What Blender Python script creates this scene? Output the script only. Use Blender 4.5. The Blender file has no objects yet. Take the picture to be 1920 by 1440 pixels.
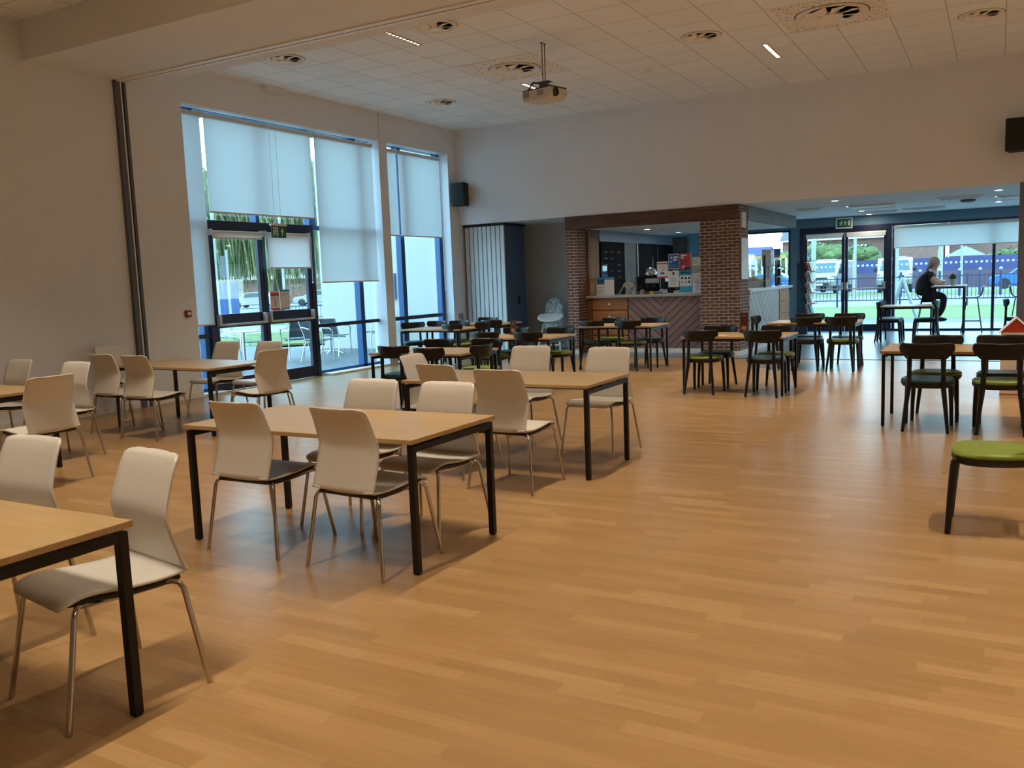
import bpy, bmesh, math, random
from mathutils import Vector, Matrix
random.seed(7)
C = bpy.context.scene
COL = C.collection
PI = math.pi

# ---------------------------------------------------------------- camera
cam_d = bpy.data.cameras.new('camera'); cam = bpy.data.objects.new('camera', cam_d); COL.objects.link(cam)
yaw, pitch, roll = [math.radians(a) for a in (-29.33739, -6.77137, -2.16640)]
Fw = Vector((math.sin(yaw)*math.cos(pitch), math.cos(yaw)*math.cos(pitch), math.sin(pitch)))
Rt = Vector((math.cos(yaw), -math.sin(yaw), 0)); Up = Rt.cross(Fw)
R2 = Rt*math.cos(roll)+Up*math.sin(roll); U2 = -Rt*math.sin(roll)+Up*math.cos(roll)
cam.matrix_world = Matrix(((R2.x, U2.x, -Fw.x, 0), (R2.y, U2.y, -Fw.y, 0), (R2.z, U2.z, -Fw.z, 1.475), (0, 0, 0, 1)))
cam_d.sensor_width = 36; cam_d.lens = 1630.84/1920*36; cam_d.clip_end = 400; cam_d.clip_start = .05
C.camera = cam

# ---------------------------------------------------------------- world and exposure
W = bpy.data.worlds.new('overcast_sky'); C.world = W; W.use_nodes = True
wn = W.node_tree; bg = wn.nodes['Background']
tc = wn.nodes.new('ShaderNodeTexCoord'); sep = wn.nodes.new('ShaderNodeSeparateXYZ'); ramp = wn.nodes.new('ShaderNodeValToRGB')
wn.links.new(tc.outputs['Generated'], sep.inputs[0]); wn.links.new(sep.outputs['Z'], ramp.inputs[0]); wn.links.new(ramp.outputs[0], bg.inputs[0])
ramp.color_ramp.elements[0].position = 0.0; ramp.color_ramp.elements[0].color = (.57, .90, 1, 1)
ramp.color_ramp.elements[1].position = .5; ramp.color_ramp.elements[1].color = (.37, .73, 1, 1)
bg.inputs[1].default_value = 5.1
vs = C.view_settings
C.display_settings.display_device = 'sRGB'
vs.view_transform = 'Standard'; vs.look = 'None'; vs.gamma = 1; vs.use_curve_mapping = False
vs.exposure = 0.40
try:
    C.cycles.use_denoising = True
    C.cycles.max_bounces = 8; C.cycles.transparent_max_bounces = 16; C.cycles.sample_clamp_indirect = 6
except Exception: pass
LAMP_COL = (1.0, .86, .68); LAMP_W = 30

# ---------------------------------------------------------------- materials
M = {}
def mat(name, col, rough=.6, metal=0, spec=.5, emit=None, es=0, noise=0, nscale=8, bump=0, coat=0):
    m = bpy.data.materials.new(name); m.use_nodes = True; nt = m.node_tree; b = nt.nodes['Principled BSDF']
    b.inputs['Base Color'].default_value = (*col, 1); b.inputs['Roughness'].default_value = rough
    b.inputs['Metallic'].default_value = metal; b.inputs['Specular IOR Level'].default_value = spec
    b.inputs['Coat Weight'].default_value = coat
    if emit: b.inputs['Emission Color'].default_value = (*emit, 1); b.inputs['Emission Strength'].default_value = es
    if noise or bump:
        t = nt.nodes.new('ShaderNodeTexCoord'); n = nt.nodes.new('ShaderNodeTexNoise'); n.inputs['Scale'].default_value = nscale
        n.inputs['Detail'].default_value = 4; nt.links.new(t.outputs['Object'], n.inputs['Vector'])
        if noise:
            r = nt.nodes.new('ShaderNodeValToRGB'); e = r.color_ramp.elements
            e[0].position = .3; e[1].position = .7
            e[0].color = (*[c*(1-noise) for c in col], 1); e[1].color = (*[min(1, c*(1+noise)) for c in col], 1)
            nt.links.new(n.outputs['Fac'], r.inputs[0]); nt.links.new(r.outputs[0], b.inputs['Base Color'])
        if bump:
            bp = nt.nodes.new('ShaderNodeBump'); bp.inputs['Strength'].default_value = bump; bp.inputs['Distance'].default_value = .01
            nt.links.new(n.outputs['Fac'], bp.inputs['Height']); nt.links.new(bp.outputs[0], b.inputs['Normal'])
    M[name] = m; return m
class NT:
    def __init__(s, m): s.t = m.node_tree; s.b = s.t.nodes['Principled BSDF']
    def n(s, typ, **kw):
        x = s.t.nodes.new('ShaderNode'+typ)
        for k, v in kw.items(): setattr(x, k, v)
        return x
    def l(s, a, b): s.t.links.new(a, b)
    def math(s, op, a, b=None, c=None):
        x = s.n('Math', operation=op)
        for i, v in enumerate((a, b, c)):
            if v is None: continue
            if isinstance(v, (int, float)): x.inputs[i].default_value = v
            else: s.l(v, x.inputs[i])
        return x.outputs[0]
    def ramp(s, fac, stops, const=False):
        r = s.n('ValToRGB'); e = r.color_ramp.elements
        while len(e) < len(stops): e.new(.5)
        for k, (p, c) in enumerate(stops): e[k].position = p; e[k].color = (*c, 1)
        if const: r.color_ramp.interpolation = 'CONSTANT'
        s.l(fac, r.inputs[0]); return r.outputs[0]
    def mix(s, fac, a, b, mode='MIX'):
        x = s.n('MixRGB', blend_type=mode)
        for i, v in enumerate((fac, a, b)):
            if isinstance(v, (int, float)): x.inputs[i].default_value = v
            elif isinstance(v, tuple): x.inputs[i].default_value = (*v, 1)
            else: s.l(v, x.inputs[i])
        return x.outputs[0]
    def noise(s, vec, scale, detail=3):
        x = s.n('TexNoise'); x.inputs['Scale'].default_value = scale; x.inputs['Detail'].default_value = detail
        s.l(vec, x.inputs['Vector']); return x.outputs['Fac']
    def comb(s, a, b, c):
        x = s.n('CombineXYZ')
        for i, v in enumerate((a, b, c)):
            if isinstance(v, (int, float)): x.inputs[i].default_value = v
            else: s.l(v, x.inputs[i])
        return x.outputs[0]
    def xyz(s):
        t = s.n('TexCoord'); q = s.n('SeparateXYZ'); s.l(t.outputs['Object'], q.inputs[0]); return t.outputs['Object'], q.outputs[0], q.outputs[1], q.outputs[2]

def wood_floor():
    m = mat('beech_strip_floor', (.6, .35, .15), .32, spec=.5); N = NT(m); o, x, y, z = N.xyz()
    h = .078
    row = N.math('FLOOR', N.math('DIVIDE', y, h))
    wr = N.n('TexWhiteNoise', noise_dimensions='1D'); N.l(row, wr.inputs['W'])
    L = N.math('ADD', N.math('MULTIPLY', wr.outputs['Value'], .25), .42)
    u = N.math('ADD', N.math('DIVIDE', x, L), N.math('MULTIPLY', wr.outputs['Value'], 37.0))
    idx = N.math('FLOOR', u)
    wc = N.n('TexWhiteNoise', noise_dimensions='2D'); N.l(N.comb(row, idx, 0), wc.inputs['Vector'])
    base = N.ramp(wc.outputs['Value'], [(0, (.365, .205, .076)), (.35, (.39, .222, .084)), (.75, (.415, .240, .094)), (1, (.465, .282, .118))])
    g = N.noise(N.comb(N.math('MULTIPLY', x, 3.0), N.math('MULTIPLY', y, 45.0), wc.outputs['Value']), 1.0, 5)
    col = N.mix(.35, base, N.ramp(g, [(.3, (.62, .62, .62)), (.7, (1.0, 1.0, 1.0))]), 'MULTIPLY')
    fy = N.math('FRACT', N.math('DIVIDE', y, h)); fx = N.math('FRACT', u)
    e1 = N.math('LESS_THAN', fy, .03); e2 = N.math('LESS_THAN', fx, .006)
    col = N.mix(N.math('MULTIPLY', N.math('MAXIMUM', e1, e2), .28), col, (.30, .16, .06))
    seam = N.math('LESS_THAN', N.math('FRACT', N.math('DIVIDE', N.math('ADD', y, .03), 1.95)), .0035)
    col = N.mix(N.math('MULTIPLY', seam, .5), col, (.30, .18, .09))
    N.l(col, N.b.inputs['Base Color'])
    big = N.noise(o, .8, 3)
    N.l(N.math('ADD', N.math('MULTIPLY', big, .10), .24), N.b.inputs['Roughness'])
wood_floor()
def tile_ceiling(name, x0, y0, s=.6306):
    m = mat(name, (.74, .70, .65), .9); N = NT(m); o, x, y, z = N.xyz()
    fx = N.math('FRACT', N.math('DIVIDE', N.math('SUBTRACT', x, x0), s)); fy = N.math('FRACT', N.math('DIVIDE', N.math('SUBTRACT', y, y0), s))
    w = .022
    e = N.math('MAXIMUM', N.math('LESS_THAN', fx, w), N.math('LESS_THAN', fy, w))
    t = N.n('TexWhiteNoise', noise_dimensions='2D')
    N.l(N.comb(N.math('FLOOR', N.math('DIVIDE', N.math('SUBTRACT', x, x0), s)), N.math('FLOOR', N.math('DIVIDE', N.math('SUBTRACT', y, y0), s)), 0), t.inputs['Vector'])
    c = N.ramp(t.outputs['Value'], [(0, (.82, .85, .88)), (1, (.86, .89, .92))])
    N.l(N.mix(e, c, (.55, .52, .50)), N.b.inputs['Base Color'])
tile_ceiling('ceiling_tiles', -.016, 10.935); 
m = mat('perforated_tile', (.78, .74, .68), .9); N = NT(m); o, x, y, z = N.xyz()
v = N.n('TexVoronoi'); v.inputs['Scale'].default_value = 22; N.l(o, v.inputs['Vector'])
N.l(N.mix(N.math('LESS_THAN', v.outputs['Distance'], .27), (.84, .81, .76), (.24, .18, .15)), N.b.inputs['Base Color'])
def brick(name, c1, c2, mortar):
    m = mat(name, c1, .85); N = NT(m); o, x, y, z = N.xyz()
    d = N.n('TexNoise'); d.inputs['Scale'].default_value = 14; N.l(o, d.inputs['Vector'])
    zz = N.math('ADD', z, N.math('MULTIPLY', N.math('SUBTRACT', d.outputs['Fac'], .5), .012))
    bt = N.n('TexBrick'); N.l(N.comb(N.math('ADD', x, y), zz, 0), bt.inputs['Vector'])
    bt.inputs['Scale'].default_value = 1; bt.inputs['Brick Width'].default_value = .165; bt.inputs['Row Height'].default_value = .058
    bt.inputs['Mortar Size'].default_value = .0065; bt.inputs['Mortar Smooth'].default_value = .3; bt.inputs['Bias'].default_value = 0
    bt.inputs['Color1'].default_value = (*c1, 1); bt.inputs['Color2'].default_value = (*c2, 1); bt.inputs['Mortar'].default_value = (*mortar, 1)
    n2 = N.noise(o, 30, 4)
    N.l(N.mix(.5, bt.outputs['Color'], N.ramp(n2, [(.3, (.6, .6, .6)), (.7, (1, 1, 1))]), 'MULTIPLY'), N.b.inputs['Base Color'])
    bp = N.n('Bump'); bp.inputs['Strength'].default_value = .5; bp.inputs['Distance'].default_value = .008; bp.invert = True
    N.l(bt.outputs['Fac'], bp.inputs['Height']); N.l(bp.outputs[0], N.b.inputs['Normal'])
brick('brown_brick', (.10, .052, .040), (.17, .085, .062), (.55, .42, .35))
brick('dark_brick', (.05, .03, .025), (.09, .05, .04), (.02, .02, .02))
def wood(name, a, b, rough=.5, sx=2, sy=30, sz=30, ax='x'):
    m = mat(name, a, rough, spec=.2 if rough > .45 else .5); N = NT(m); o, x, y, z = N.xyz()
    k = {'x': (sx, sy, sz), 'y': (sy, sx, sz), 'z': (sy, sz, sx)}[ax]
    g = N.noise(N.comb(N.math('MULTIPLY', x, k[0]), N.math('MULTIPLY', y, k[1]), N.math('MULTIPLY', z, k[2])), 1, 5)
    N.l(N.ramp(g, [(.3, a), (.7, b)]), N.b.inputs['Base Color'])
wood('oak_top', (.41, .265, .115), (.48, .325, .150), .36, 3, 30, 30)
wood('walnut', (.065, .034, .026), (.15, .085, .065), .6, 1.6, 16, 24)
wood('orange_wood', (.30, .125, .05), (.48, .23, .10), .5, 1.5, 20, 18)
wood('brown_panel', (.12, .06, .02), (.19, .10, .035), .6, 2, 25, 2, 'z')
wood('tan_panel', (.20, .11, .045), (.28, .165, .075), .6, 2, 25, 2, 'z')
def chevron(name, cx, axis, w, col_a, col_b):
    m = mat(name, col_a, .5); N = NT(m); o, x, y, z = N.xyz(); h = x if axis == 'x' else y
    d = N.math('ABSOLUTE', N.math('SUBTRACT', h, cx))
    t = N.math('SUBTRACT', z, N.math('MULTIPLY', d, .88)); q = N.math('DIVIDE', t, w)
    f = N.math('FRACT', q); e = N.math('LESS_THAN', f, .12)
    wn_ = N.n('TexWhiteNoise', noise_dimensions='2D'); N.l(N.comb(N.math('FLOOR', q), N.math('GREATER_THAN', N.math('SUBTRACT', h, cx), 0), 0), wn_.inputs['Vector'])
    g = N.noise(o, 40, 4)
    c = N.mix(.45, N.ramp(wn_.outputs['Value'], [(0, col_a), (1, col_b)]), N.ramp(g, [(.3, (.55, .55, .55)), (.7, (1, 1, 1))]), 'MULTIPLY')
    N.l(N.mix(e, c, (.02, .012, .012)), N.b.inputs['Base Color'])
    bp = N.n('Bump'); bp.inputs['Strength'].default_value = .4; bp.invert = True; N.l(e, bp.inputs['Height']); N.l(bp.outputs[0], N.b.inputs['Normal'])
chevron('chevron_boards', -5.62, 'x', .150, (.24, .13, .12), (.34, .20, .18))
chevron('chevron_boards_sheen', 17.3, 'y', .24, (.40, .36, .37), (.50, .45, .46))  # same boards paled: the grazing gloss reflection is put into the colour
def sheet(name, c, tr, mixf=.5):
    m = bpy.data.materials.new(name); m.use_nodes = True; nt = m.node_tree; nt.nodes.clear()
    o = nt.nodes.new('ShaderNodeOutputMaterial'); a = nt.nodes.new('ShaderNodeBsdfDiffuse'); b = nt.nodes.new('ShaderNodeBsdfTranslucent'); x = nt.nodes.new('ShaderNodeMixShader')
    a.inputs[0].default_value = (*c, 1); b.inputs[0].default_value = (*tr, 1); x.inputs[0].default_value = mixf
    nt.links.new(a.outputs[0], x.inputs[1]); nt.links.new(b.outputs[0], x.inputs[2]); nt.links.new(x.outputs[0], o.inputs[0]); M[name] = m
sheet('blind_fabric', (.80, .79, .76), (.42, .45, .45), .50)
sheet('frosted_dot', (.9, .9, .9), (.9, .9, .9), .6)
sheet('solid_blind_fabric', (.85, .84, .80), (.75, .77, .77), .30)
def glass(name, tint=(.97, .99, 1), refl=.06):
    m = bpy.data.materials.new(name); m.use_nodes = True; nt = m.node_tree; nt.nodes.clear()
    o = nt.nodes.new('ShaderNodeOutputMaterial'); a = nt.nodes.new('ShaderNodeBsdfTransparent'); b = nt.nodes.new('ShaderNodeBsdfGlossy'); x = nt.nodes.new('ShaderNodeMixShader')
    a.inputs[0].default_value = (*tint, 1); b.inputs['Roughness'].default_value = .02
    f = nt.nodes.new('ShaderNodeLayerWeight'); f.inputs[0].default_value = .35
    ml = nt.nodes.new('ShaderNodeMath'); ml.operation = 'MULTIPLY'; ml.inputs[1].default_value = refl*5; nt.links.new(f.outputs['Fresnel'], ml.inputs[0])
    nt.links.new(ml.outputs[0], x.inputs[0]); nt.links.new(a.outputs[0], x.inputs[1]); nt.links.new(b.outputs[0], x.inputs[2]); nt.links.new(x.outputs[0], o.inputs[0]); M[name] = m
glass('clear_glass', (.97, .99, 1), .03); glass('screen_glass', (.93, .95, .97), .03)
mat('cream_wall', (.76, .78, .82), .85, noise=.015, nscale=2)
mat('grey_wall', (.58, .57, .56), .85)
mat('blue_grey_wall', (.12, .22, .29), .75)
mat('white_ceiling', (.74, .78, .80), .85)
mat('white_trim', (.78, .75, .71), .5)
mat('grey_vinyl', (.14, .19, .235), .28, noise=.05, nscale=1.5)
mat('seam_strip', (.012, .014, .018), .9, spec=.1)
mat('white_shell', (.66, .62, .55), .42)
mat('black_plastic', (.02, .015, .014), .5)
mat('chrome', (.55, .50, .44), .16, 1)
mat('black_metal', (.010, .008, .009), .45, spec=.3)
mat('dark_chair', (.011, .009, .008), .36, spec=.35)
mat('green_pad', (.20, .27, .02), .45)
mat('teal_pad', (.012, .05, .06), .4)
mat('frame_blue_lit', (.003, .07, .22), .4)  # blue frame paint where daylight catches it, the light put into the colour
mat('frame_blue_shaded', (.006, .010, .045), .4)  # same blue frame paint, near-black because its shade is put into the colour
mat('pushbar_metal', (.55, .54, .53), .4, .2)
mat('white_plastic', (.84, .82, .79), .45)
mat('offwhite_metal', (.74, .69, .61), .5)
mat('speaker_black', (.006, .006, .006), .7)
mat('post_grey', (.10, .10, .12), .5)
mat('slot_black', (.005, .004, .004), .6)
mat('aluminium', (.55, .56, .57), .35, .8)
mat('exit_green', (.01, .13, .07), .5)
mat('sign_cream', (.78, .80, .66), .5)
mat('alarm_red', (.30, .02, .015), .5)
mat('partition_edge', (.66, .72, .75), .45)
mat('partition_face', (.07, .115, .20), .6)
mat('worktop', (.40, .38, .36), .35)
mat('side_worktop', (.60, .62, .64), .4)
mat('paper_white', (.78, .78, .78), .7)
mat('print_grey', (.35, .36, .38), .7)
mat('print_blue', (.02, .10, .33), .6)
mat('print_skyblue', (.05, .35, .62), .6)
mat('print_red', (.58, .07, .08), .6)
mat('print_black', (.02, .02, .02), .6)
mat('print_teal', (.02, .25, .36), .6)
mat('chalk_faint', (.07, .075, .08), .9)
mat('cork', (.40, .26, .15), .8)
mat('board_black', (.010, .012, .016), .9, spec=.05)
mat('steel', (.62, .62, .62), .22, 1)
mat('cream_plastic', (.66, .62, .45), .6)
mat('yellow', (.75, .62, .02), .5)
mat('menu_red', (.06, .015, .010), .4)
mat('menu_orange', (.35, .16, .08), .5)
mat('house_red', (.42, .035, .012), .6)
mat('house_white', (.70, .62, .55), .6)
mat('skin', (.55, .33, .24), .55)
mat('shirt_black', (.008, .009, .012), .8)
mat('trousers_black', (.006, .007, .010), .8)
mat('hair_grey', (.32, .27, .22), .7, noise=.3, nscale=40)
mat('shoe_dark', (.01, .012, .02), .6)
mat('plant_green', (.06, .16, .03), .6)
mat('pot_stone', (.42, .38, .34), .7)
mat('lens_black', (.004, .004, .006), .1)
mat('projector_body', (.62, .58, .50), .5)
mat('vent_white', (.86, .83, .78), .55)
mat('vent_dark', (.34, .30, .25), .8)
mat('vent_gap', (.05, .04, .035), .8)
mat('lamp_glow', (1, .9, .6), .5, emit=(1, .78, .45), es=9)
mat('downlight_glow', (1, 1, 1), .5, emit=(1, .93, .85), es=3)
mat('lamp_trim', (.25, .20, .12), .5)
mat('print_fabric', (.50, .60, .64), .7, noise=.6, nscale=14)
mat('rack_black', (.01, .012, .015), .5)
mat('rack_poster', (.01, .05, .09), .4, noise=.8, nscale=5)
# outdoors
mat('paving_pale', (.30, .28, .25), .8, noise=.06, nscale=1)
mat('patio_slabs', (.11, .115, .12), .6, noise=.12, nscale=2)
mat('grass', (.115, .155, .04), .9, noise=.25, nscale=3)
mat('asphalt', (.18, .18, .175), .8, noise=.06, nscale=.7)
mat('kerb_grey', (.13, .13, .13), .8)
mat('render_white', (.45, .43, .39), .8)
mat('render_lilac', (.28, .22, .25), .8)
mat('railing_navy', (.014, .025, .085), .5)
mat('fence_blue', (.005, .045, .22), .6)
mat('hoarding_purple', (.040, .042, .13), .7, noise=.2, nscale=.5)
mat('hoarding_lower', (.09, .055, .075), .7)
mat('house_brick', (.20, .11, .085), .85, noise=.15, nscale=3)
mat('roof_tile', (.11, .10, .105), .8, noise=.15, nscale=3)
mat('roof_pale', (.75, .75, .75), .7)
mat('leaf', (.10, .13, .04), .8, noise=.45, nscale=1.2)
mat('willow_leaf', (.19, .21, .085), .8, noise=.4, nscale=2)
mat('bark', (.10, .08, .06), .9)
mat('car_white', (.33, .32, .30), .25, coat=.5)
mat('car_grey', (.20, .22, .26), .3, coat=.5)
mat('car_blue', (.02, .12, .45), .3, coat=.5)
mat('car_glass', (.05, .09, .10), .1)
mat('tyre', (.02, .02, .02), .8)
mat('lamppost', (.27, .29, .27), .5)
mat('marker_orange', (.45, .27, .07), .6)
mat('bistro_weave', (.05, .07, .08), .7)
mat('gable_white', (.35, .35, .34), .6)

# ---------------------------------------------------------------- mesh helpers
class MB:
    def __init__(s): s.v = []; s.f = []; s.m = []; s.ms = []
    def mi(s, name):
        if name is None: return 0
        if name not in s.ms: s.ms.append(name)
        return s.ms.index(name)
    def add(s, vs, fs, m=None):
        k = len(s.v); s.v += [tuple(v) for v in vs]; i = s.mi(m)
        for f in fs: s.f.append(tuple(a+k for a in f)); s.m.append(i)
        return s
    def box(s, x0, x1, y0, y1, z0, z1, m=None):
        return s.add([(x0, y0, z0), (x1, y0, z0), (x1, y1, z0), (x0, y1, z0), (x0, y0, z1), (x1, y0, z1), (x1, y1, z1), (x0, y1, z1)],
                     [(0, 3, 2, 1), (4, 5, 6, 7), (0, 1, 5, 4), (1, 2, 6, 5), (2, 3, 7, 6), (3, 0, 4, 7)], m)
    def tube(s, pts, r, n=10, m=None, cap=True, flat=1):
        pts = [Vector(p) for p in pts]; rs = r if isinstance(r, (list, tuple)) else [r]*len(pts)
        vs = []; up = None
        for i, p in enumerate(pts):
            t = (pts[min(i+1, len(pts)-1)]-pts[max(i-1, 0)]).normalized()
            if up is None: up = Vector((0, 0, 1)) if abs(t.z) < .9 else Vector((1, 0, 0))
            a = t.cross(up).normalized(); b = a.cross(t).normalized(); up = b
            for k in range(n):
                th = 2*PI*k/n; vs.append(p+a*math.cos(th)*rs[i]+b*math.sin(th)*rs[i]*flat)
        fs = []
        for i in range(len(pts)-1):
            for k in range(n): fs.append((i*n+k, i*n+(k+1) % n, (i+1)*n+(k+1) % n, (i+1)*n+k))
        if cap: fs.append(tuple(range(n))[::-1]); fs.append(tuple((len(pts)-1)*n+k for k in range(n)))
        return s.add(vs, fs, m)
    def cyl(s, c, r, h, n=24, m=None, axis='z', r2=None):
        d = {'x': Vector((h, 0, 0)), 'y': Vector((0, h, 0)), 'z': Vector((0, 0, h))}[axis]; c = Vector(c)
        return s.tube([c, c+d], [r, r if r2 is None else r2], n, m)
    def lathe(s, prof, n=24, c=(0, 0, 0), m=None):
        vs = [(c[0]+r*math.cos(2*PI*k/n), c[1]+r*math.sin(2*PI*k/n), c[2]+z) for r, z in prof for k in range(n)]
        fs = [(i*n+k, i*n+(k+1) % n, (i+1)*n+(k+1) % n, (i+1)*n+k) for i in range(len(prof)-1) for k in range(n)]
        fs.append(tuple(range(n))[::-1]); fs.append(tuple((len(prof)-1)*n+k for k in range(n)))
        return s.add(vs, fs, m)
    def prism(s, poly, h0, h1, axis='z', m=None):
        n = len(poly)
        def P(a, b, h): return {'z': (a, b, h), 'y': (a, h, b), 'x': (h, a, b)}[axis]
        vs = [P(a, b, h0) for a, b in poly]+[P(a, b, h1) for a, b in poly]
        fs = [tuple(range(n))[::-1], tuple(range(n, 2*n))]+[(i, (i+1) % n, n+(i+1) % n, n+i) for i in range(n)]
        return s.add(vs, fs, m)
    def grid(s, rows, m=None):
        n = len(rows[0]); vs = [p for r in rows for p in r]
        return s.add(vs, [(i*n+k, i*n+k+1, (i+1)*n+k+1, (i+1)*n+k) for i in range(len(rows)-1) for k in range(n-1)], m)
    def sphere(s, c, r, m=None, nu=16, nv=10, sc=(1, 1, 1)):
        pr = [(max(1e-4, math.sin(PI*i/nv)), -math.cos(PI*i/nv)) for i in range(nv+1)]
        vs = [(c[0]+r*sc[0]*a*math.cos(2*PI*k/nu), c[1]+r*sc[1]*a*math.sin(2*PI*k/nu), c[2]+r*sc[2]*b) for a, b in pr for k in range(nu)]
        return s.add(vs, [(i*nu+k, i*nu+(k+1) % nu, (i+1)*nu+(k+1) % nu, (i+1)*nu+k) for i in range(nv) for k in range(nu)], m)
    def build(s, name, m, parent=None, smooth=False, bevel=0, solid=0, sub=0, loc=None):
        me = bpy.data.meshes.new(name); me.from_pydata(s.v, [], s.f)
        names = s.ms if s.ms else [m]
        for q in names: me.materials.append(M[q])
        if s.ms: me.polygons.foreach_set('material_index', s.m)
        bm = bmesh.new(); bm.from_mesh(me); bmesh.ops.recalc_face_normals(bm, faces=bm.faces); bm.to_mesh(me); bm.free()
        if smooth:
            me.polygons.foreach_set('use_smooth', [True]*len(me.polygons))
            me.set_sharp_from_angle(angle=math.radians(45))
        o = bpy.data.objects.new(name, me); COL.objects.link(o)
        if parent: o.parent = parent
        if loc: o.location = loc
        if solid: q = o.modifiers.new('s', 'SOLIDIFY'); q.thickness = solid; q.offset = 0
        if bevel: q = o.modifiers.new('b', 'BEVEL'); q.width = bevel; q.segments = 2; q.limit_method = 'ANGLE'
        if sub: q = o.modifiers.new('u', 'SUBSURF'); q.levels = sub; q.render_levels = sub
        return o
def tag(o, label, cat, group=None, kind=None):
    if label: o['label'] = label
    if cat: o['category'] = cat
    if group: o['group'] = group
    if kind: o['kind'] = kind
    return o
def struct(o): o['kind'] = 'structure'; return o
def empty(name, loc=(0, 0, 0), rz=0):
    o = bpy.data.objects.new(name, None); COL.objects.link(o); o.location = loc; o.rotation_euler = (0, 0, rz); o.empty_display_size = .1; return o
def kids(o): return [c for c in bpy.data.objects if c.parent == o]
def copy_tree(o, parent=None):
    c = o.copy(); COL.objects.link(c); c.parent = parent
    for ch in kids(o): copy_tree(ch, c)
    return c
def bx(name, x0, x1, y0, y1, z0, z1, m, parent=None, bevel=0):
    return MB().box(x0, x1, y0, y1, z0, z1).build(name, m, parent, bevel=bevel)
# ================================================================ THE ROOM
LX, BY, YF, GX = -9.81, 15.456, 21.75, -10.02
struct(bx('floor', -10.12, 6, -4, 14.89, -.06, 0, 'beech_strip_floor'))
f2 = MB().box(-10.12, 6, 14.89, YF+.1, -.06, 0); struct(f2.build('floor', 'grey_vinyl'))
struct(bx('trim_1', -4.0, .4, 14.86, 14.91, 0, .004, 'seam_strip'))
struct(bx('ceiling', -10.2, 6, 7.9, BY+.02, 4.55, 4.75, 'ceiling_tiles'))
struct(bx('ceiling', -10.2, 6, -4, 6.33, 4.61, 4.75, 'ceiling_tiles'))
struct(bx('ceiling', -10.2, 6, BY+.15, YF, 2.66, 2.8, 'white_ceiling'))
struct(bx('ceiling', -7.1, -4.06, 15.5, 20.3, 2.42, 2.5, 'white_ceiling'))
struct(bx('trim_2', -10.1, 6, 6.32, 7.9, 4.17, 4.75, 'cream_wall'))
w = MB()
w.box(-10.12, LX, -4, 8.53, 0, 4.75); w.box(-10.12, LX, 8.53, BY, 4.06, 4.75); w.box(-10.12, LX, 12.88, 13.12, 0, 4.06); w.box(-10.12, LX, 15.14, 17.3, 0, 4.06)
struct(w.build('wall_left', 'cream_wall'))
w = MB(); w.box(LX, 6, BY, BY+.16, 2.655, 4.75); w.box(.27, 6, BY, BY+.16, 0, 2.655)
struct(w.build('wall_back', 'cream_wall'))
t = bx('slate_post', .235, .62, BY-.06, BY-.002, 0, 2.655, 'post_grey'); t.data.materials[0] = mat('slate_paint', (.13, .14, .19), .6); tag(t, 'slate grey boxed post at the right edge of the far opening', 'post')
struct(bx('wall_right', 6, 6.2, -4, YF, 0, 4.75, 'cream_wall'))
struct(bx('wall_front', -10.12, 6.2, -4.2, -4, 0, 4.75, 'cream_wall'))
struct(bx('wall_alcove', LX, -7.37, 17.0, 17.1, 0, 2.66, 'grey_wall'))
w = MB(); w.box(-10.12, -5.6, YF, YF+.12, 0, 2.8); w.box(-5.6, -4.41, YF, YF+.12, 0, 1.0); w.box(-5.6, -4.41, YF, YF+.12, 2.42, 2.8)
w.box(-4.41, -4.187, YF, YF+.12, 0, 2.8); w.box(-4.187, 6, YF, YF+.12, 2.44, 2.8)
struct(w.build('wall_far', 'blue_grey_wall'))
struct(bx('wall_servery', -7.37, -7.14, 15.9, 17.1, 0, 2.66, 'grey_wall'))
# skirting
b = MB(); b.box(LX, LX+.015, -4, 8.53, 0, .085); b.box(LX, LX+.015, 12.88, 13.12, 0, .085); b.box(LX, LX+.015, 15.14, 15.6, 0, .085); b.box(-10.05, LX+.012, 8.515, 8.53, 0, .085)
struct(b.build('baseboard_left', 'white_trim', bevel=.003))
struct(bx('baseboard_alcove', LX, -7.37, 16.985, 17.0, 0, .085, 'white_trim'))
struct(bx('baseboard_front', -10.1, 6, -4, -3.985, 0, .085, 'white_trim'))
b = MB(); b.box(-10.05, -9.80, 11.27, 12.88, 0, .035); b.box(-10.05, -9.80, 13.12, 15.14, 0, .035); b.box(-10.05, -9.80, 8.53, 9.0, 0, .035)
struct(b.build('trim_3', 'white_trim', bevel=.004))
# boxed pipe riser above the window pier, junction box at ceiling edge
struct(bx('trim_4', LX, LX+.03, 12.9, 13.09, 4.06, 4.55, 'cream_wall'))
tag(MB().box(LX, LX+.06, 10.1, 10.52, 4.49, 4.55).box(LX, LX+.045, 10.15, 10.45, 4.46, 4.49).build('conduit_box', 'white_plastic', bevel=.008), 'small white junction box at the top of the window wall, under the ceiling', 'junction box')
# folding wall track and end post
t = empty('ceiling_track', (-1.9, 7.6, 4.17)); tag(t, 'white sliding wall track with black slot under the beam', 'track')
MB().box(-7.9, 7.9, -.09, -.010, -.016, 0).box(-7.9, 7.9, .010, .075, -.016, 0).build('channel', 'white_plastic', t)
MB().box(-7.9, 7.9, -.010, .010, -.012, 0).build('slot', 'slot_black', t)
t = empty('wall_post', (LX, 7.55, 0)); tag(t, 'tall dark grey metal post with black slot on the left wall', 'post')
MB().box(0, .05, -.06, .01, 0, 4.17).box(0, .04, .06, .10, 0, 4.17).build('channel', 'post_grey', t)
MB().box(0, .035, .012, .040, 0, 4.17).build('strip', 'white_plastic', t)
MB().box(0, .012, .040, .060, 0, 4.17).build('slot', 'slot_black', t)

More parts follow.
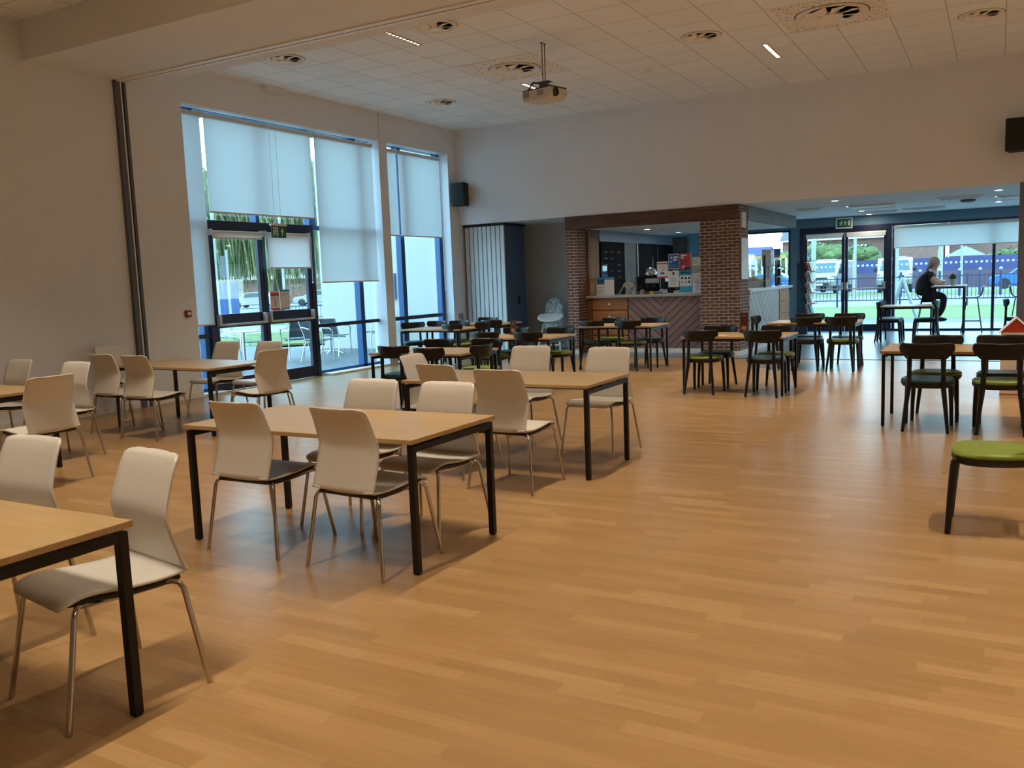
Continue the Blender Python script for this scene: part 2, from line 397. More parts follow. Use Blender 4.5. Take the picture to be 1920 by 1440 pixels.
# ---- left glazing
def rect_frame(mb, x0, x1, y0, y1, z0, z1, w, wz=None):
    wz = wz or w
    mb.box(x0, x1, y0, y0+w, z0, z1); mb.box(x0, x1, y1-w, y1, z0, z1); mb.box(x0, x1, y0+w, y1-w, z0, z0+wz); mb.box(x0, x1, y0+w, y1-w, z1-wz, z1)
win = empty('window_1', (0, 0, 0)); struct(win)
f = MB(); X0, X1 = GX-.12, GX
f.box(X0, X1, 8.53, 8.55, 0, 4.06); f.box(X0, X1, 8.82, 8.90, 0, 4.06); f.box(X0, X1, 12.39, 12.50, 0, 4.06)
f.box(X0, X1, 8.53, 12.88, 4.052, 4.06); f.box(X0, X1, 11.21, 12.88, .03, .08); f.box(X0, X1, 8.53, 8.95, .03, .08)
f.box(X0, X1, 9.98, 10.05, 2.5, 4.03); f.box(X0, X1, 11.18, 11.32, 2.5, 4.03); f.box(X0, X1, 11.21, 12.88, 2.44, 2.51); f.box(X0, X1, 8.53, 8.9, 2.44, 2.51)
f.build('frame', 'frame_blue_lit', win)
MB().box(GX-.03, GX+.02, 11.21, 12.88, .81, .87).box(GX-.03, GX+.02, 8.55, 8.95, .81, .87).build('transom', 'frame_blue_shaded', win)
MB().box(GX-.05, GX-.04, 8.55, 12.86, 2.5, 4.05).box(GX-.05, GX-.04, 11.28, 12.86, .06, 2.5).box(GX-.05, GX-.04, 8.55, 8.95, .06, 2.5).build('pane', 'clear_glass', win)
win2 = empty('window_2', (0, 0, 0)); struct(win2)
f = MB(); f.box(X0, X1, 13.12, 13.14, 0, 4.06); f.box(X0, X1, 13.70, 13.82, 0, 4.06); f.box(X0, X1, 15.03, 15.14, 0, 4.06); f.box(X0, X1, 13.12, 15.14, 4.052, 4.06); f.box(X0, X1, 13.12, 15.14, .03, .09)
f.build('frame', 'frame_blue_lit', win2)
bx('transom', GX-.03, GX+.02, 13.14, 15.0, .80, .87, 'frame_blue_shaded', win2)
bx('pane', GX-.05, GX-.04, 13.14, 15.0, .06, 4.05, 'clear_glass', win2)

dr = empty('door_1', (0, 0, 0)); struct(dr)
f = MB(); f.box(GX-.08, GX+.04, 8.92, 9.00, 0, 2.51); f.box(GX-.08, GX+.04, 11.11, 11.21, 0, 2.51); f.box(GX-.08, GX+.04, 9.00, 11.11, 2.38, 2.51)
f.build('frame', 'frame_blue_shaded', dr, bevel=.004)
def leaf(par, y0, y1, hinge_left):
    l = MB(); a, c = GX-.03, GX+.03
    l.box(a, c, y0, y0+.075, .01, 2.38); l.box(a, c, y1-.075, y1, .01, 2.38); l.box(a, c, y0+.075, y1-.075, 2.30, 2.38); l.box(a, c, y0+.075, y1-.075, .94, 1.14); l.box(a, c, y0+.075, y1-.075, .01, .19)
    lo = l.build('door_leaf', 'frame_blue_shaded', par, bevel=.003)
    MB().box(GX-.006, GX+.002, y0+.07, y1-.07, .18, .95).box(GX-.006, GX+.002, y0+.07, y1-.07, 1.13, 2.31).build('pane', 'clear_glass', lo)
    p = MB(); ya, yb = y0+.05, y1-.05
    p.tube([(GX+.04, ya, .99), (GX+.12, ya+.05, .985), (GX+.12, yb-.05, .985), (GX+.04, yb, .99)], .018, 8)
    p.box(GX+.03, GX+.10, ya-.02, ya+.02, .97, 1.13); p.box(GX+.03, GX+.10, yb-.02, yb+.02, .97, 1.13)
    p.build('push_bar', 'pushbar_metal', lo, smooth=True, bevel=.004)
leaf(dr, 9.005, 10.025, True); leaf(dr, 10.035, 11.105, False)
# blinds
def blind(label, y0, y1, z0, z1, x, fabric, gap=.0, chain=None, rollr=.035, name='roller_blind', group='roller blinds'):
    t = empty(name, (x, (y0+y1)/2, z1)); tag(t, label, 'blind', group); h = (y1-y0)/2
    MB().tube([(0, -h-.01, 0), (0, h+.01, 0)], rollr, 16).build('roller', 'offwhite_metal', t, smooth=True)
    MB().grid([[(.034, -h+gap, -.01), (.034, h-gap, -.01)], [(.034, -h+gap, z0-z1+.02), (.034, h-gap, z0-z1+.02)]]).build('fabric', fabric, t)
    MB().box(.028, .042, -h+gap, h-gap, z0-z1, z0-z1+.022).build('bottom_bar', 'offwhite_metal', t)
    for s_ in (-h-.022, h+.010): MB().box(-.045, .045, s_, s_+.012, -.045, .045).build('bracket', 'offwhite_metal', t)
    if chain is not None:
        c = MB(); c.tube([(.05, h-.0, -.02), (.055, h+.0, -chain)], .004, 6); c.tube([(.05, h+.02, -.02), (.055, h, -chain)], .004, 6); c.sphere((.055, h, -chain-.015), .014)
        c.build('pull_chain', 'white_plastic', t)
    return t
g = 'tall roller blinds on the window wall'
blind('narrow long roller blind hanging at the left end of the window wall', 8.555, 8.91, 1.0, 3.97, -9.93, 'blind_fabric', group=g)
blind('wide roller blind stopping just above the patio doors', 8.975, 11.175, 2.605, 3.97, -9.93, 'blind_fabric', group=g)
blind('long roller blind to the right of the patio doors, half lowered', 11.27, 12.79, 1.555, 3.97, -9.93, 'blind_fabric', group=g)
blind('narrow left roller blind in the right-hand window bay', 13.15, 13.50, 2.385, 3.95, -9.93, 'blind_fabric', group=g)
blind('wider right roller blind in the right-hand window bay', 13.56, 14.95, 2.385, 3.95, -9.93, 'blind_fabric', chain=2.6, group=g)
g = 'small roller blinds on the patio doors'
blind('small rolled-up blind on the left patio door leaf', 9.01, 9.97, 2.24, 2.335, -9.945, 'solid_blind_fabric', rollr=.028, group=g)
blind('small half-lowered blind on the right patio door leaf behind the exit sign', 10.08, 11.03, 1.80, 2.335, -9.945, 'solid_blind_fabric', chain=.75, rollr=.028, group=g)

# ---- running-man exit signs
def exit_sign(label, loc, rz, w, h, frame=False, hang=False):
    t = empty('exit_sign', loc, rz); tag(t, label, 'exit sign')
    p = MB(); p.box(-w/2, w/2, 0, .02, -h/2, h/2); p.build('panel', 'exit_green', t)
    s = MB(); Y0, Y1 = -.003, 0
    def q(poly): s.prism([(a*w, b*h) for a, b in poly], Y0, Y1, 'y')
    if frame:
        a, b_ = w*.5, h*.5
        for (x0, x1, z0, z1) in ((-a, a, b_, b_+.03), (-a, a, -b_-.03, -b_), (-a-.03, -a, -b_-.03, b_+.03), (a, a+.03, -b_-.03, b_+.03)):
            s.box(x0, x1, -.006, .02, z0, z1)
        ox, ax_, dx = -.2, .08, .38
        q([(dx-.09, -.3), (dx+.05, -.3), (dx+.05, .32), (dx-.09, .32)])
    else:
        ox, ax_ = -.27, .22
        # pale doorway edges round the figure
        q([(-.42, -.38), (-.37, -.38), (-.37, .40), (-.42, .40)]); q([(-.15, -.38), (-.08, -.38), (-.08, .40), (-.15, .40)]); q([(-.42, .33), (-.10, .33), (-.10, .40), (-.42, .40)])
    # figure: head, trunk, arms, legs
    n = 10; s.prism([((ox+.04)*w+.085*h*math.cos(2*PI*k/n), .24*h+.085*h*math.sin(2*PI*k/n)) for k in range(n)], Y0, Y1, 'y')
    q([(ox-.02, .16), (ox+.05, .15), (ox+.02, -.08), (ox-.05, -.06)])
    q([(ox+.03, .12), (ox+.11, .0), (ox+.10, -.05), (ox+.01, .06)]); q([(ox-.02, .15), (ox-.10, .08), (ox-.13, -.04), (ox-.09, -.04), (ox-.07, .04), (ox, .10)])
    q([(ox, -.08), (ox+.07, -.14), (ox+.05, -.34), (ox+.02, -.34), (ox+.03, -.16), (ox-.05, -.08)]); q([(ox-.01, -.07), (ox-.06, -.24), (ox-.15, -.28), (ox-.15, -.23), (ox-.09, -.20), (ox-.06, -.05)])
    # arrow up
    q([(ax_-.025, -.30), (ax_+.025, -.30), (ax_+.025, .12), (ax_-.025, .12)]); q([(ax_-.11, .02), (ax_, .30), (ax_+.11, .02), (ax_+.075, -.04), (ax_, .14), (ax_-.075, -.04)])
    s.build('pictogram', 'sign_cream', t)
    if hang:
        MB().box(-w/2-.02, w/2+.02, -.01, .03, h/2, h/2+.03).build('bracket', 'white_plastic', t)
        MB().tube([(-w*.22, .01, h/2+.03), (-w*.22, .01, hang)], .0025, 6).tube([(w*.22, .01, h/2+.03), (w*.22, .01, hang)], .0025, 6).sphere((-w*.22, .01, h/2+.045), .018).sphere((w*.22, .01, h/2+.045), .018).build('cable', 'white_plastic', t)
exit_sign('green running man exit sign hanging on cables above the patio doors', (-9.70, 10.13, 2.355), PI/2, .30, .18, hang=4.55-2.355)
exit_sign('white framed green running man exit sign over the far double doors', (-3.19, YF-.03, 2.512), 0, .31, .19, frame=True)
# fire alarm call point
t = empty('fire_alarm', (LX, 8.36, 1.19)); tag(t, 'small red fire alarm call point on the wall left of the windows', 'fire alarm')
MB().box(0, .04, -.045, .045, -.045, .045).build('housing', 'alarm_red', t, bevel=.006); MB().box(.04, .043, -.028, .028, -.018, .018).build('button_plate', 'paper_white', t)

# ---- far glazing: double doors and window wall
dr = empty('door_2', (0, 0, 0)); struct(dr)
f = MB(); f.box(-4.187, -4.09, YF-.03, YF+.1, 0, 2.44); f.box(-2.26, -2.165, YF-.03, YF+.1, 0, 2.44); f.box(-4.09, -2.26, YF-.03, YF+.1, 2.30, 2.44); f.box(-4.09, -2.26, YF-.02, YF+.1, 0, .02)
f.build('frame', 'frame_blue_shaded', dr, bevel=.004)
def disc_row(par, xs, z, y):
    d = MB(); n = 12
    for x in xs: d.prism([(x+.028*math.cos(2*PI*k/n), z+.028*math.sin(2*PI*k/n)) for k in range(n)], y-.0015, y, 'y')
    d.build('manifestation_dots', 'frosted_dot', par)
for (a, c) in ((-4.085, -3.18), (-3.17, -2.265)):
    l = MB(); l.box(a, a+.065, YF, YF+.05, .02, 2.30); l.box(c-.065, c, YF, YF+.05, .02, 2.30); l.box(a+.065, c-.065, YF, YF+.05, 2.23, 2.30); l.box(a+.065, c-.065, YF, YF+.05, .02, .16)
    lo = l.build('door_leaf', 'frame_blue_shaded', dr, bevel=.003)
    bx('pane', a+.06, c-.06, YF+.02, YF+.028, .15, 2.24, 'clear_glass', lo)
    disc_row(lo, [a+.09+.1*k for k in range(8)], 1.515, YF+.018)
    MB().tube([(a+.05, YF-.005, 1.02), (a+.07, YF-.06, .99), (c-.07, YF-.06, .99), (c-.05, YF-.005, 1.02)], .014, 8).box(a+.02, a+.06, YF-.05, YF, .97, 1.14).box(c-.06, c-.02, YF-.05, YF, .97, 1.14).build('push_bar', 'pushbar_metal', lo, smooth=True)
w3 = empty('window_3', (0, 0, 0)); struct(w3)
f = MB(); f.box(-2.165, 6, YF-.03, YF+.1, 0, .05); f.box(-2.165, 6, YF, YF+.1, 2.39, 2.44)
for x in (-2.15, -.15, 2.0, 4.1): f.box(x, x+.06, YF-.02, YF+.1, .05, 2.39)
f.build('frame', 'frame_blue_shaded', w3)
bx('pane', -2.1, 6, YF+.03, YF+.038, .05, 2.39, 'clear_glass', w3)
disc_row(w3, [-2.05+.1*k for k in range(50)], 1.51, YF+.028)
w4 = empty('window_4', (0, 0, 0)); struct(w4)
f = MB(); f.box(-5.6, -5.55, YF-.02, YF+.1, 1.0, 2.42); f.box(-4.45, -4.41, YF-.02, YF+.1, 1.0, 2.42); f.box(-5.6, -4.41, YF-.02, YF+.1, 2.38, 2.42); f.box(-5.6, -4.41, YF-.02, YF+.1, 1.0, 1.04)
f.build('frame', 'frame_blue_shaded', w4); bx('pane', -5.56, -4.44, YF+.03, YF+.038, 1.03, 2.39, 'clear_glass', w4); disc_row(w4, [-5.5+.1*k for k in range(11)], 1.515, YF+.028)
def blind_y(label, x0, x1, z0, z1, y, fab, group, r=.03):
    t = empty('roller_blind', ((x0+x1)/2, y, z1)); tag(t, label, 'blind', group); h = (x1-x0)/2
    MB().tube([(-h, 0, 0), (h, 0, 0)], r, 14).build('roller', 'offwhite_metal', t, smooth=True)
    MB().grid([[(-h+.01, -.03, 0), (h-.01, -.03, 0)], [(-h+.01, -.03, z0-z1+.02), (h-.01, -.03, z0-z1+.02)]]).build('fabric', fab, t)
    MB().box(-h+.005, h-.005, -.037, -.024, z0-z1, z0-z1+.022).build('bottom_bar', 'offwhite_metal', t)
blind_y('wide pale roller blind across the top of the far window', -2.12, .95, 1.875, 2.35, YF-.06, 'blind_fabric', 'far window blinds')
blind_y('roller blind of the far window behind the right pier', .98, 4.0, 1.875, 2.35, YF-.06, 'blind_fabric', 'far window blinds')
blind_y('small rolled-up blind on the left leaf of the far doors', -4.04, -3.2, 2.19, 2.27, YF-.05, 'solid_blind_fabric', 'far door blinds', .026)
blind_y('small rolled-up blind on the right leaf of the far doors', -3.13, -2.28, 2.19, 2.27, YF-.05, 'solid_blind_fabric', 'far door blinds', .026)

# ---- ceiling fittings
def swirl(label, x, y, r, big):
    t = empty('ceiling_vent', (x, y, 4.55)); tag(t, label, 'air vent', 'large swirl vents' if big else 'small swirl vents')
    if big:
        m = MB(); 
        m.box(-.605, .605, -.605, .605, -.004, 0); m.build('perforated_panel', 'perforated_tile', t)
    k = r; z = -.004 if big else 0
    MB().lathe([(k*.74, z-.002), (k*.86, z-.006), (k*.95, z-.024), (k*.985, z-.026), (k, z-.016), (k, z), (k*.74, z)], 44).build('outer_ring', 'vent_white', t, smooth=True)
    MB().lathe([(k*1.0, z-.001), (k*1.03, z-.001), (k*1.03, z), (k*1.0, z)], 44).build('shadow_gap', 'vent_gap', t)
    MB().lathe([(.001, z-.0015), (k*.90, z-.0015)][::-1]+[(k*.9, z-.002)], 40).build('dark_throat', 'vent_dark', t)
    bl = MB(); nb = 8
    for i in range(nb):
        a0 = 2*PI*i/nb; a1 = a0+2*PI/nb*.72
        def pt(r_, a, zz): return (r_*math.cos(a), r_*math.sin(a), zz)
        bl.add([pt(k*.30, a0, z-.040), pt(k*.80, a0+.16, z-.034), pt(k*.80, a1+.16, z-.004), pt(k*.30, a1, z-.006)], [(0, 1, 2, 3)])
    bl.build('blades', 'vent_white', t, solid=.003)
    MB().lathe([(.001, z-.052), (k*.30, z-.050), (k*.32, z-.040), (k*.30, z-.003), (.001, z-.003)], 28).build('centre_disc', 'vent_white', t, smooth=True)
    return t
swirl('large round swirl vent in speckled tile behind the projector', -6.26, 11.57, .37, True)
swirl('large round swirl vent in speckled tile at the top right of the ceiling', -1.86, 11.57, .42, True)
for l, x, y in (('small round vent above the right-hand window bay, next to the window wall', -8.43, 12.88), ('small round vent over the window wall near the sliding wall track', -8.46, 9.17), ('small round vent next to the dotted ceiling lamp', -5.99, 9.13), ('small round vent between the projector and the lit ceiling lamp', -3.48, 11.58), ('small round vent in the far right corner of the ceiling', -.28, 12.79)):
    swirl(l, x, y, .255, False)
def lamp(label, x, y, lit=True, zc=4.55, dotted=False):
    t = empty('ceiling_lamp', (x, y, zc)); tag(t, label, 'ceiling lamp', 'slim linear ceiling lamps')
    f = MB(); rect_frame(f, -.035, .035, -.45, .45, -.008, 0, .008) if False else None
    MB().box(-.035, -.025, -.45, .45, -.010, 0).box(.025, .035, -.45, .45, -.010, 0).box(-.025, .025, -.45, -.44, -.010, 0).box(-.025, .025, .44, .45, -.010, 0).build('trim', 'lamp_trim', t)
    if dotted:
        MB().box(-.025, .025, -.44, .44, -.002, 0).build('cover', 'white_plastic', t); d_ = MB()
        for k in range(12): d_.box(-.014, .014, -.42+.075*k, -.395+.075*k, -.004, -.002)
        d_.build('diffuser', 'lamp_glow', t)
    else: MB().box(-.025, .025, -.44, .44, -.004, 0).build('diffuser', 'lamp_glow', t)
    ld = bpy.data.lights.new('lamp_light', 'AREA'); ld.shape = 'RECTANGLE'; ld.size = .05; ld.size_y = .86; ld.energy = LAMP_W; ld.color = LAMP_COL; ld.spread = math.radians(96)
    lo = bpy.data.objects.new('lamp_light', ld); COL.objects.link(lo); lo.parent = t; lo.location = (0, 0, -.016)
lamp('lit slim lamp in the ceiling right of the projector', -2.88, 12.95); lamp('slim lamp of small glowing dots beside a round vent near the track', -6.63, 9.25, dotted=True); lamp('slim lamp partly hidden behind the projector', -6.63, 12.95)
lamp('slim ceiling lamp ahead of the beam', -2.88, 9.25)
for x in (.87, 4.2):
    for y in (9.25, 12.95): lamp('slim ceiling lamp of the main hall, %s column right of the lit one, %s row' % ('first' if x < 2 else 'second', 'back' if y > 11 else 'front'), x, y)
for x in (-6.63, -2.88, .87, 4.2):
    for y in (1.4, 4.9): lamp('slim ceiling lamp this side of the beam, %s column from the left, %s row' % ({-6.63: 'first', -2.88: 'second', .87: 'third', 4.2: 'fourth'}[x], 'back' if y > 3 else 'front'), x, y, zc=4.61)
def puck(name, label, cat, x, y, z=4.55):
    t = empty(name, (x, y, z)); tag(t, label, cat)
    MB().lathe([(.055, 0), (.055, -.018), (.035, -.03), (.035, -.045), (.02, -.052), (.001, -.052)][::-1], 20).build('housing', 'white_plastic', t, smooth=True)
puck('smoke_detector', 'small white smoke detector on the ceiling between projector and lit lamp', 'smoke detector', -4.70, 12.9)
puck('smoke_detector', 'tiny flat white sensor on the ceiling near the far right vent', 'sensor', -.93, 14.1)
# projector
t = empty('projector', (-5.31, 10.62, 4.55)); tag(t, 'beige ceiling projector hanging from two thin rods', 'projector')
MB().tube([(0, .04, 0), (0, .035, -.49)], .006, 8).tube([(.0, -.04, 0), (.0, -.035, -.49)], .006, 8).lathe([(.02, -.006), (.02, 0)], 12, (0, .04, 0)).lathe([(.02, -.006), (.02, 0)], 12, (0, -.04, 0)).build('drop_rod', 'slot_black', t)
MB().box(-.05, .05, -.05, .05, -.575, -.49).box(-.10, .10, -.06, .06, -.50, -.49).build('mounting_plate', 'post_grey', t, bevel=.006)
pr_ = empty('body_pivot', (0, 0, 0)); bpy.data.objects.remove(pr_)
rot = Matrix.Rotation(math.radians(-14), 4, 'Z')
def rb(mb): mb.v = [tuple(rot @ Vector(v)) for v in mb.v]; return mb
body = rb(MB().prism([(-.24, -.60), (.24, -.60), (.25, -.62), (.25, -.70), (.18, -.745), (-.2, -.745), (-.25, -.71), (-.25, -.62)], -.17, .17, 'y')).build('body', 'projector_body', t, bevel=.015)
rb(MB().box(-.245, .245, -.165, .165, -.603, -.588)).build('top_cover', 'black_plastic', t, bevel=.006)
rb(MB().box(-.22, -.12, -.176, -.168, -.69, -.62).box(.02, .12, -.176, -.168, -.69, -.62)).build('vent_grille', 'vent_dark', body)
l_ = MB().lathe([(.001, 0), (.03, .002), (.035, .01), (.055, .012), (.058, -.02)], 24); l_.v = [(v[2]+.25, v[0]-.07, v[1]-.665) for v in l_.v]
rb(l_).build('lens', 'lens_black', body, smooth=True)
MB().tube([(-.02, -.02, -.53), (-.08, -.03, -.50), (-.14, -.05, -.49), (-.17, -.08, -.55), (-.19, -.10, -.60)], .011, 8).build('cable', 'slot_black', t, smooth=True)
# loudspeakers
def speaker(label, x, y, z, rz, w=.30, h=.46, d=.26):
    t = empty('loudspeaker', (x, y, z), rz); tag(t, label, 'speaker', 'black wall speakers')
    MB().prism([(-w/2, -d), (w/2, -d), (w*.34, 0), (-w*.34, 0)], -h/2, h/2, 'z').build('cabinet', 'speaker_black', t, bevel=.008)
    MB().box(-w*.46, w*.46, -d-.008, -d, -h*.46, h*.46).build('grille', 'speaker_black', t, bevel=.004)
    MB().box(-.04, .04, 0, .06, -.05, .05).build('bracket', 'black_metal', t)
speaker('black wall speaker in the corner above the folded partition', -9.60, BY-.06, 3.25, 0)
speaker('black wall speaker high on the back wall at the right edge', .20, BY-.10, 3.33, 0, .36, .47, .30)
# downlights and panels in the low far ceiling
for i, (x, y) in enumerate(((-2.56, 16.4), (-2.58, 18.2), (-2.57, 19.9), (-2.6, 21.3), (-.05, 16.7), (-.05, 18.3), (-.05, 19.9), (2.4, 17.5), (2.4, 20))):
    t = empty('downlight', (x, y, 2.66)); tag(t, ['round downlight nearest the header over the far opening', 'second round downlight from the header, left row', 'third round downlight from the header, left row', 'round downlight closest to the far doors', 'round downlight at the right pier, nearest the header', 'second round downlight beside the right pier', 'third round downlight beside the right pier', 'round downlight behind the right pier, nearer one', 'round downlight behind the right pier, farther one'][i], 'downlight', 'round downlights in the far ceiling')
    MB().lathe([(.075, 0), (.085, -.006), (.06, -.008), (.058, 0)], 20).build('trim', 'white_plastic', t, smooth=True)
    MB().lathe([(.057, -.003), (.001, -.003)], 20).build('diffuser', 'downlight_glow', t)
    ld = bpy.data.lights.new('downlight_light', 'AREA'); ld.shape = 'DISK'; ld.size = .1; ld.energy = 5; ld.color = (1, .9, .75)
    lo = bpy.data.objects.new('downlight_light', ld); COL.objects.link(lo); lo.parent = t; lo.location = (0, 0, -.012)
for i, (x, y) in enumerate(((-6.35, 17.2), (-5.1, 17.2), (-6.35, 19.2), (-5.1, 19.2))):
    t = empty('downlight', (x, y, 2.42)); tag(t, ['downlight over the left of the servery counter', 'downlight over the right of the servery counter', 'downlight at the back left of the servery', 'downlight at the back right of the servery'][i], 'downlight', 'servery downlights')
    MB().lathe([(.07, 0), (.08, -.006), (.06, -.008), (.058, 0)], 20).build('trim', 'white_plastic', t, smooth=True)
    MB().lathe([(.057, -.003), (.001, -.003)], 20).build('diffuser', 'downlight_glow', t)
    ld = bpy.data.lights.new('downlight_light', 'AREA'); ld.shape = 'DISK'; ld.size = .1; ld.energy = 4; ld.color = (1, .9, .75)
    lo = bpy.data.objects.new('downlight_light', ld); COL.objects.link(lo); lo.parent = t; lo.location = (0, 0, -.012)
def cassette(label, x, y, w, d, slot):
    t = empty('air_conditioning_panel', (x, y, 2.66)); tag(t, label, 'ceiling panel')
    MB().box(-w/2, w/2, -d/2, d/2, -.03, 0).build('panel', 'white_plastic', t, bevel=.006)
    MB().box(-w/2+.06, w/2-.06, -d/2+.05, -d/2+.09, -.034, -.03).box(-w/2+.06, w/2-.06, d/2-.09, d/2-.05, -.034, -.03).build('slot', 'vent_dark', t)
cassette('white ceiling cassette above the far double doors', -2.15, 18.4, .85, .8, 1); cassette('white ceiling cassette near the right pier', .35, 18.6, .85, .8, 1)
cassette('slim ceiling grille in the middle of the low ceiling', -1.4, 20.2, .8, .2, 1); cassette('slim ceiling grille nearest the servery fascia', -3.3, 18.0, .5, .15, 1); cassette('slim ceiling grille behind the left cassette', -2.3, 20.4, .8, .2, 1)
cassette('flat white ceiling panel above the bar table', -.65, 17.6, .75, .3, 1)
t = empty('ceiling_speaker', (-.55, 18.6, 2.66)); tag(t, 'round dark ceiling speaker in the low far ceiling', 'ceiling speaker')
MB().lathe([(.13, 0), (.13, -.03), (.10, -.05), (.001, -.05)], 24).build('grille', 'post_grey', t, smooth=True)
# ================================================================ FURNITURE
def rounded_half(d, w, r):
    "half width at distance d from a rounded end"
    return w-(r-math.sqrt(max(0, r*r-(r-d)**2))) if d < r else w
def interp(P, s):
    # P: list of (y,z) ; Catmull-Rom by arclength-like parameter 0..n-1
    n = len(P)-1; i = min(int(s), n-1); t = s-i
    p0, p1, p2, p3 = P[max(i-1, 0)], P[i], P[i+1], P[min(i+2, n)]
    return tuple(.5*((2*b)+(-a+c)*t+(2*a-5*b+4*c-d)*t*t+(-a+3*b-3*c+d)*t**3) for a, b, c, d in zip(p0, p1, p2, p3))
def shell_rows(prof, wid, n, cup, r_end, nu=15):
    pts = [interp(prof, (len(prof)-1)*i/n) for i in range(n+1)]
    # redistribute so rows are denser at the rounded end
    L = [0]
    for a, b in zip(pts, pts[1:]): L.append(L[-1]+math.hypot(b[0]-a[0], b[1]-a[1]))
    T = L[-1]; out = []
    ds = [T*i/18 for i in range(16)]+[T-r_end*(1-math.sin(PI/2*i/8)) for i in range(1, 9)]
    ds = sorted(d for d in ds if d <= T)
    for d in ds:
        k = max(j for j in range(len(L)) if L[j] <= d+1e-9); k = min(k, len(pts)-2)
        f = (d-L[k])/(L[k+1]-L[k]) if L[k+1] > L[k] else 0
        y, z = (pts[k][0]*(1-f)+pts[k+1][0]*f, pts[k][1]*(1-f)+pts[k+1][1]*f)
        hw = rounded_half(T-d, wid(d/T), r_end) if r_end else wid(d/T)
        row = []
        for j in range(nu):
            u = -1+2*j/(nu-1); cy, cz = cup(u, d/T); row.append((hw*u, y+cy, z+cz))
        out.append(row)
    return out
def make_white_chair():
    t = empty('cafe_chair')
    back = [(-.232, .436), (-.225, .458), (-.203, .56), (-.186, .645), (-.188, .68), (-.215, .765), (-.240, .832), (-.256, .856), (-.276, .868)]
    MB().grid(shell_rows(back, lambda s: .214-.020*max(0, s-.35)/.65, 60, lambda u, s: (.022*abs(u)**2.5*min(1, s*2+.3), 0), .042)).build('backrest', 'white_shell', t, smooth=True, solid=.010)
    seat = [(-.232, .436), (-.218, .428), (-.12, .424), (0, .432), (.10, .446), (.17, .447), (.215, .433), (.236, .412)]
    so = MB().grid(shell_rows(seat, lambda s: .212-.006*s, 60, lambda u, s: (0, .012*u*u*(1-s)), .05)).build('seat', 'white_shell', t, smooth=True, solid=.011)
    under = [(-.21, .416), (-.12, .408), (0, .412), (.10, .427), (.17, .428), (.20, .422)]
    MB().grid(shell_rows(under, lambda s: .188, 40, lambda u, s: (0, 0), .04)).build('seat_underside', 'black_plastic', t, smooth=True, solid=.018)
    for sx in (-1, 1):
        MB().tube([(sx*.170, -.16, .400), (sx*.175, 0, .402), (sx*.175, .16, .410)], .010, 8).build('side_rail', 'chrome', t, smooth=True)
        MB().tube([(sx*.165, .14, .414), (sx*.185, .172, .414), (sx*.198, .185, .404), (sx*.206, .194, .385), (sx*.24, .262, 0)], .0105, 10).build('leg', 'chrome', t, smooth=True)
        MB().tube([(sx*.165, -.14, .405), (sx*.195, -.175, .408), (sx*.214, -.19, .402), (sx*.224, -.200, .380), (sx*.27, -.250, 0)], .0105, 10).build('leg', 'chrome', t, smooth=True)
    return t
def sq(r, n, p=3.2):
    return [(math.copysign(abs(math.cos(2*PI*k/n))**(2/p), math.cos(2*PI*k/n)), math.copysign(abs(math.sin(2*PI*k/n))**(2/p), math.sin(2*PI*k/n))) for k in range(n)]
def make_dark_chair(pad):
    t = empty('dining_chair'); n = 40; S = sq(1, n)
    def ring(z, k, dy=0):
        return [(x*(.222 if y > 0 else .222-.03*abs(y))*k*(1), y*.205*k+.012+dy, z) for x, y in S]
    def loft(rs, name, m):
        b = MB(); vs = [p for r in rs for p in r]
        fs = [(i*n+k, i*n+(k+1) % n, (i+1)*n+(k+1) % n, (i+1)*n+k) for i in range(len(rs)-1) for k in range(n)]
        fs += [tuple(range(n))[::-1], tuple((len(rs)-1)*n+k for k in range(n))]
        b.add(vs, fs); return b.build(name, m, t, smooth=True)
    loft([ring(.385, .86), ring(.395, .95), ring(.415, 1.0), ring(.428, 1.0), ring(.430, .96)], 'seat_frame', 'dark_chair')
    loft([ring(.428, .97), ring(.440, 1.0), ring(.452, .985), ring(.460, .93), ring(.461, .80), ring(.459, .4)], 'seat_pad', pad)
    # curved back band
    rows = []; nu = 29; nv = 7
    def yb(x): return -.215+.085*(x/.218)**2
    for j in range(nv):
        v = j/(nv-1); row = []
        for i in range(nu):
            u = -1+2*i/(nu-1); ax = abs(u)
            x = .218*u
            zt = .787-.012*(1-ax)**2*0+.004*ax - .02*max(0, (ax-.93)/.07)**2
            if ax < .70: zb = .648+.004*math.cos(PI*ax/1.4)
            else: zb = .647+.070*(ax-.70)/.30+.012*max(0, (ax-.93)/.07)**2
            z = zb+(zt-zb)*v
            row.append((x, yb(x)-.02*(v-.2)*(1-.4*ax), z))
        rows.append(row)
    MB().grid(rows).build('backrest', 'dark_chair', t, smooth=True, solid=.020, bevel=0)
    for sx in (-1, 1):
        MB().tube([(sx*.192, .222, 0), (sx*.188, .210, .2), (sx*.180, .196, .38), (sx*.176, .19, .41)], [.0155, .019, .0225, .0225], 12).build('leg', 'dark_chair', t, smooth=True)
        MB().tube([(sx*.182, -.235, 0), (sx*.162, -.205, .2), (sx*.142, -.184, .38), (sx*.138, -.182, .46), (sx*.136, -.182, .56), (sx*.136, -.180, .63), (sx*.134, -.186, .69)], [.0145, .0185, .0225, .0215, .0195, .0225, .018], 12).build('leg', 'dark_chair', t, smooth=True)
    return t
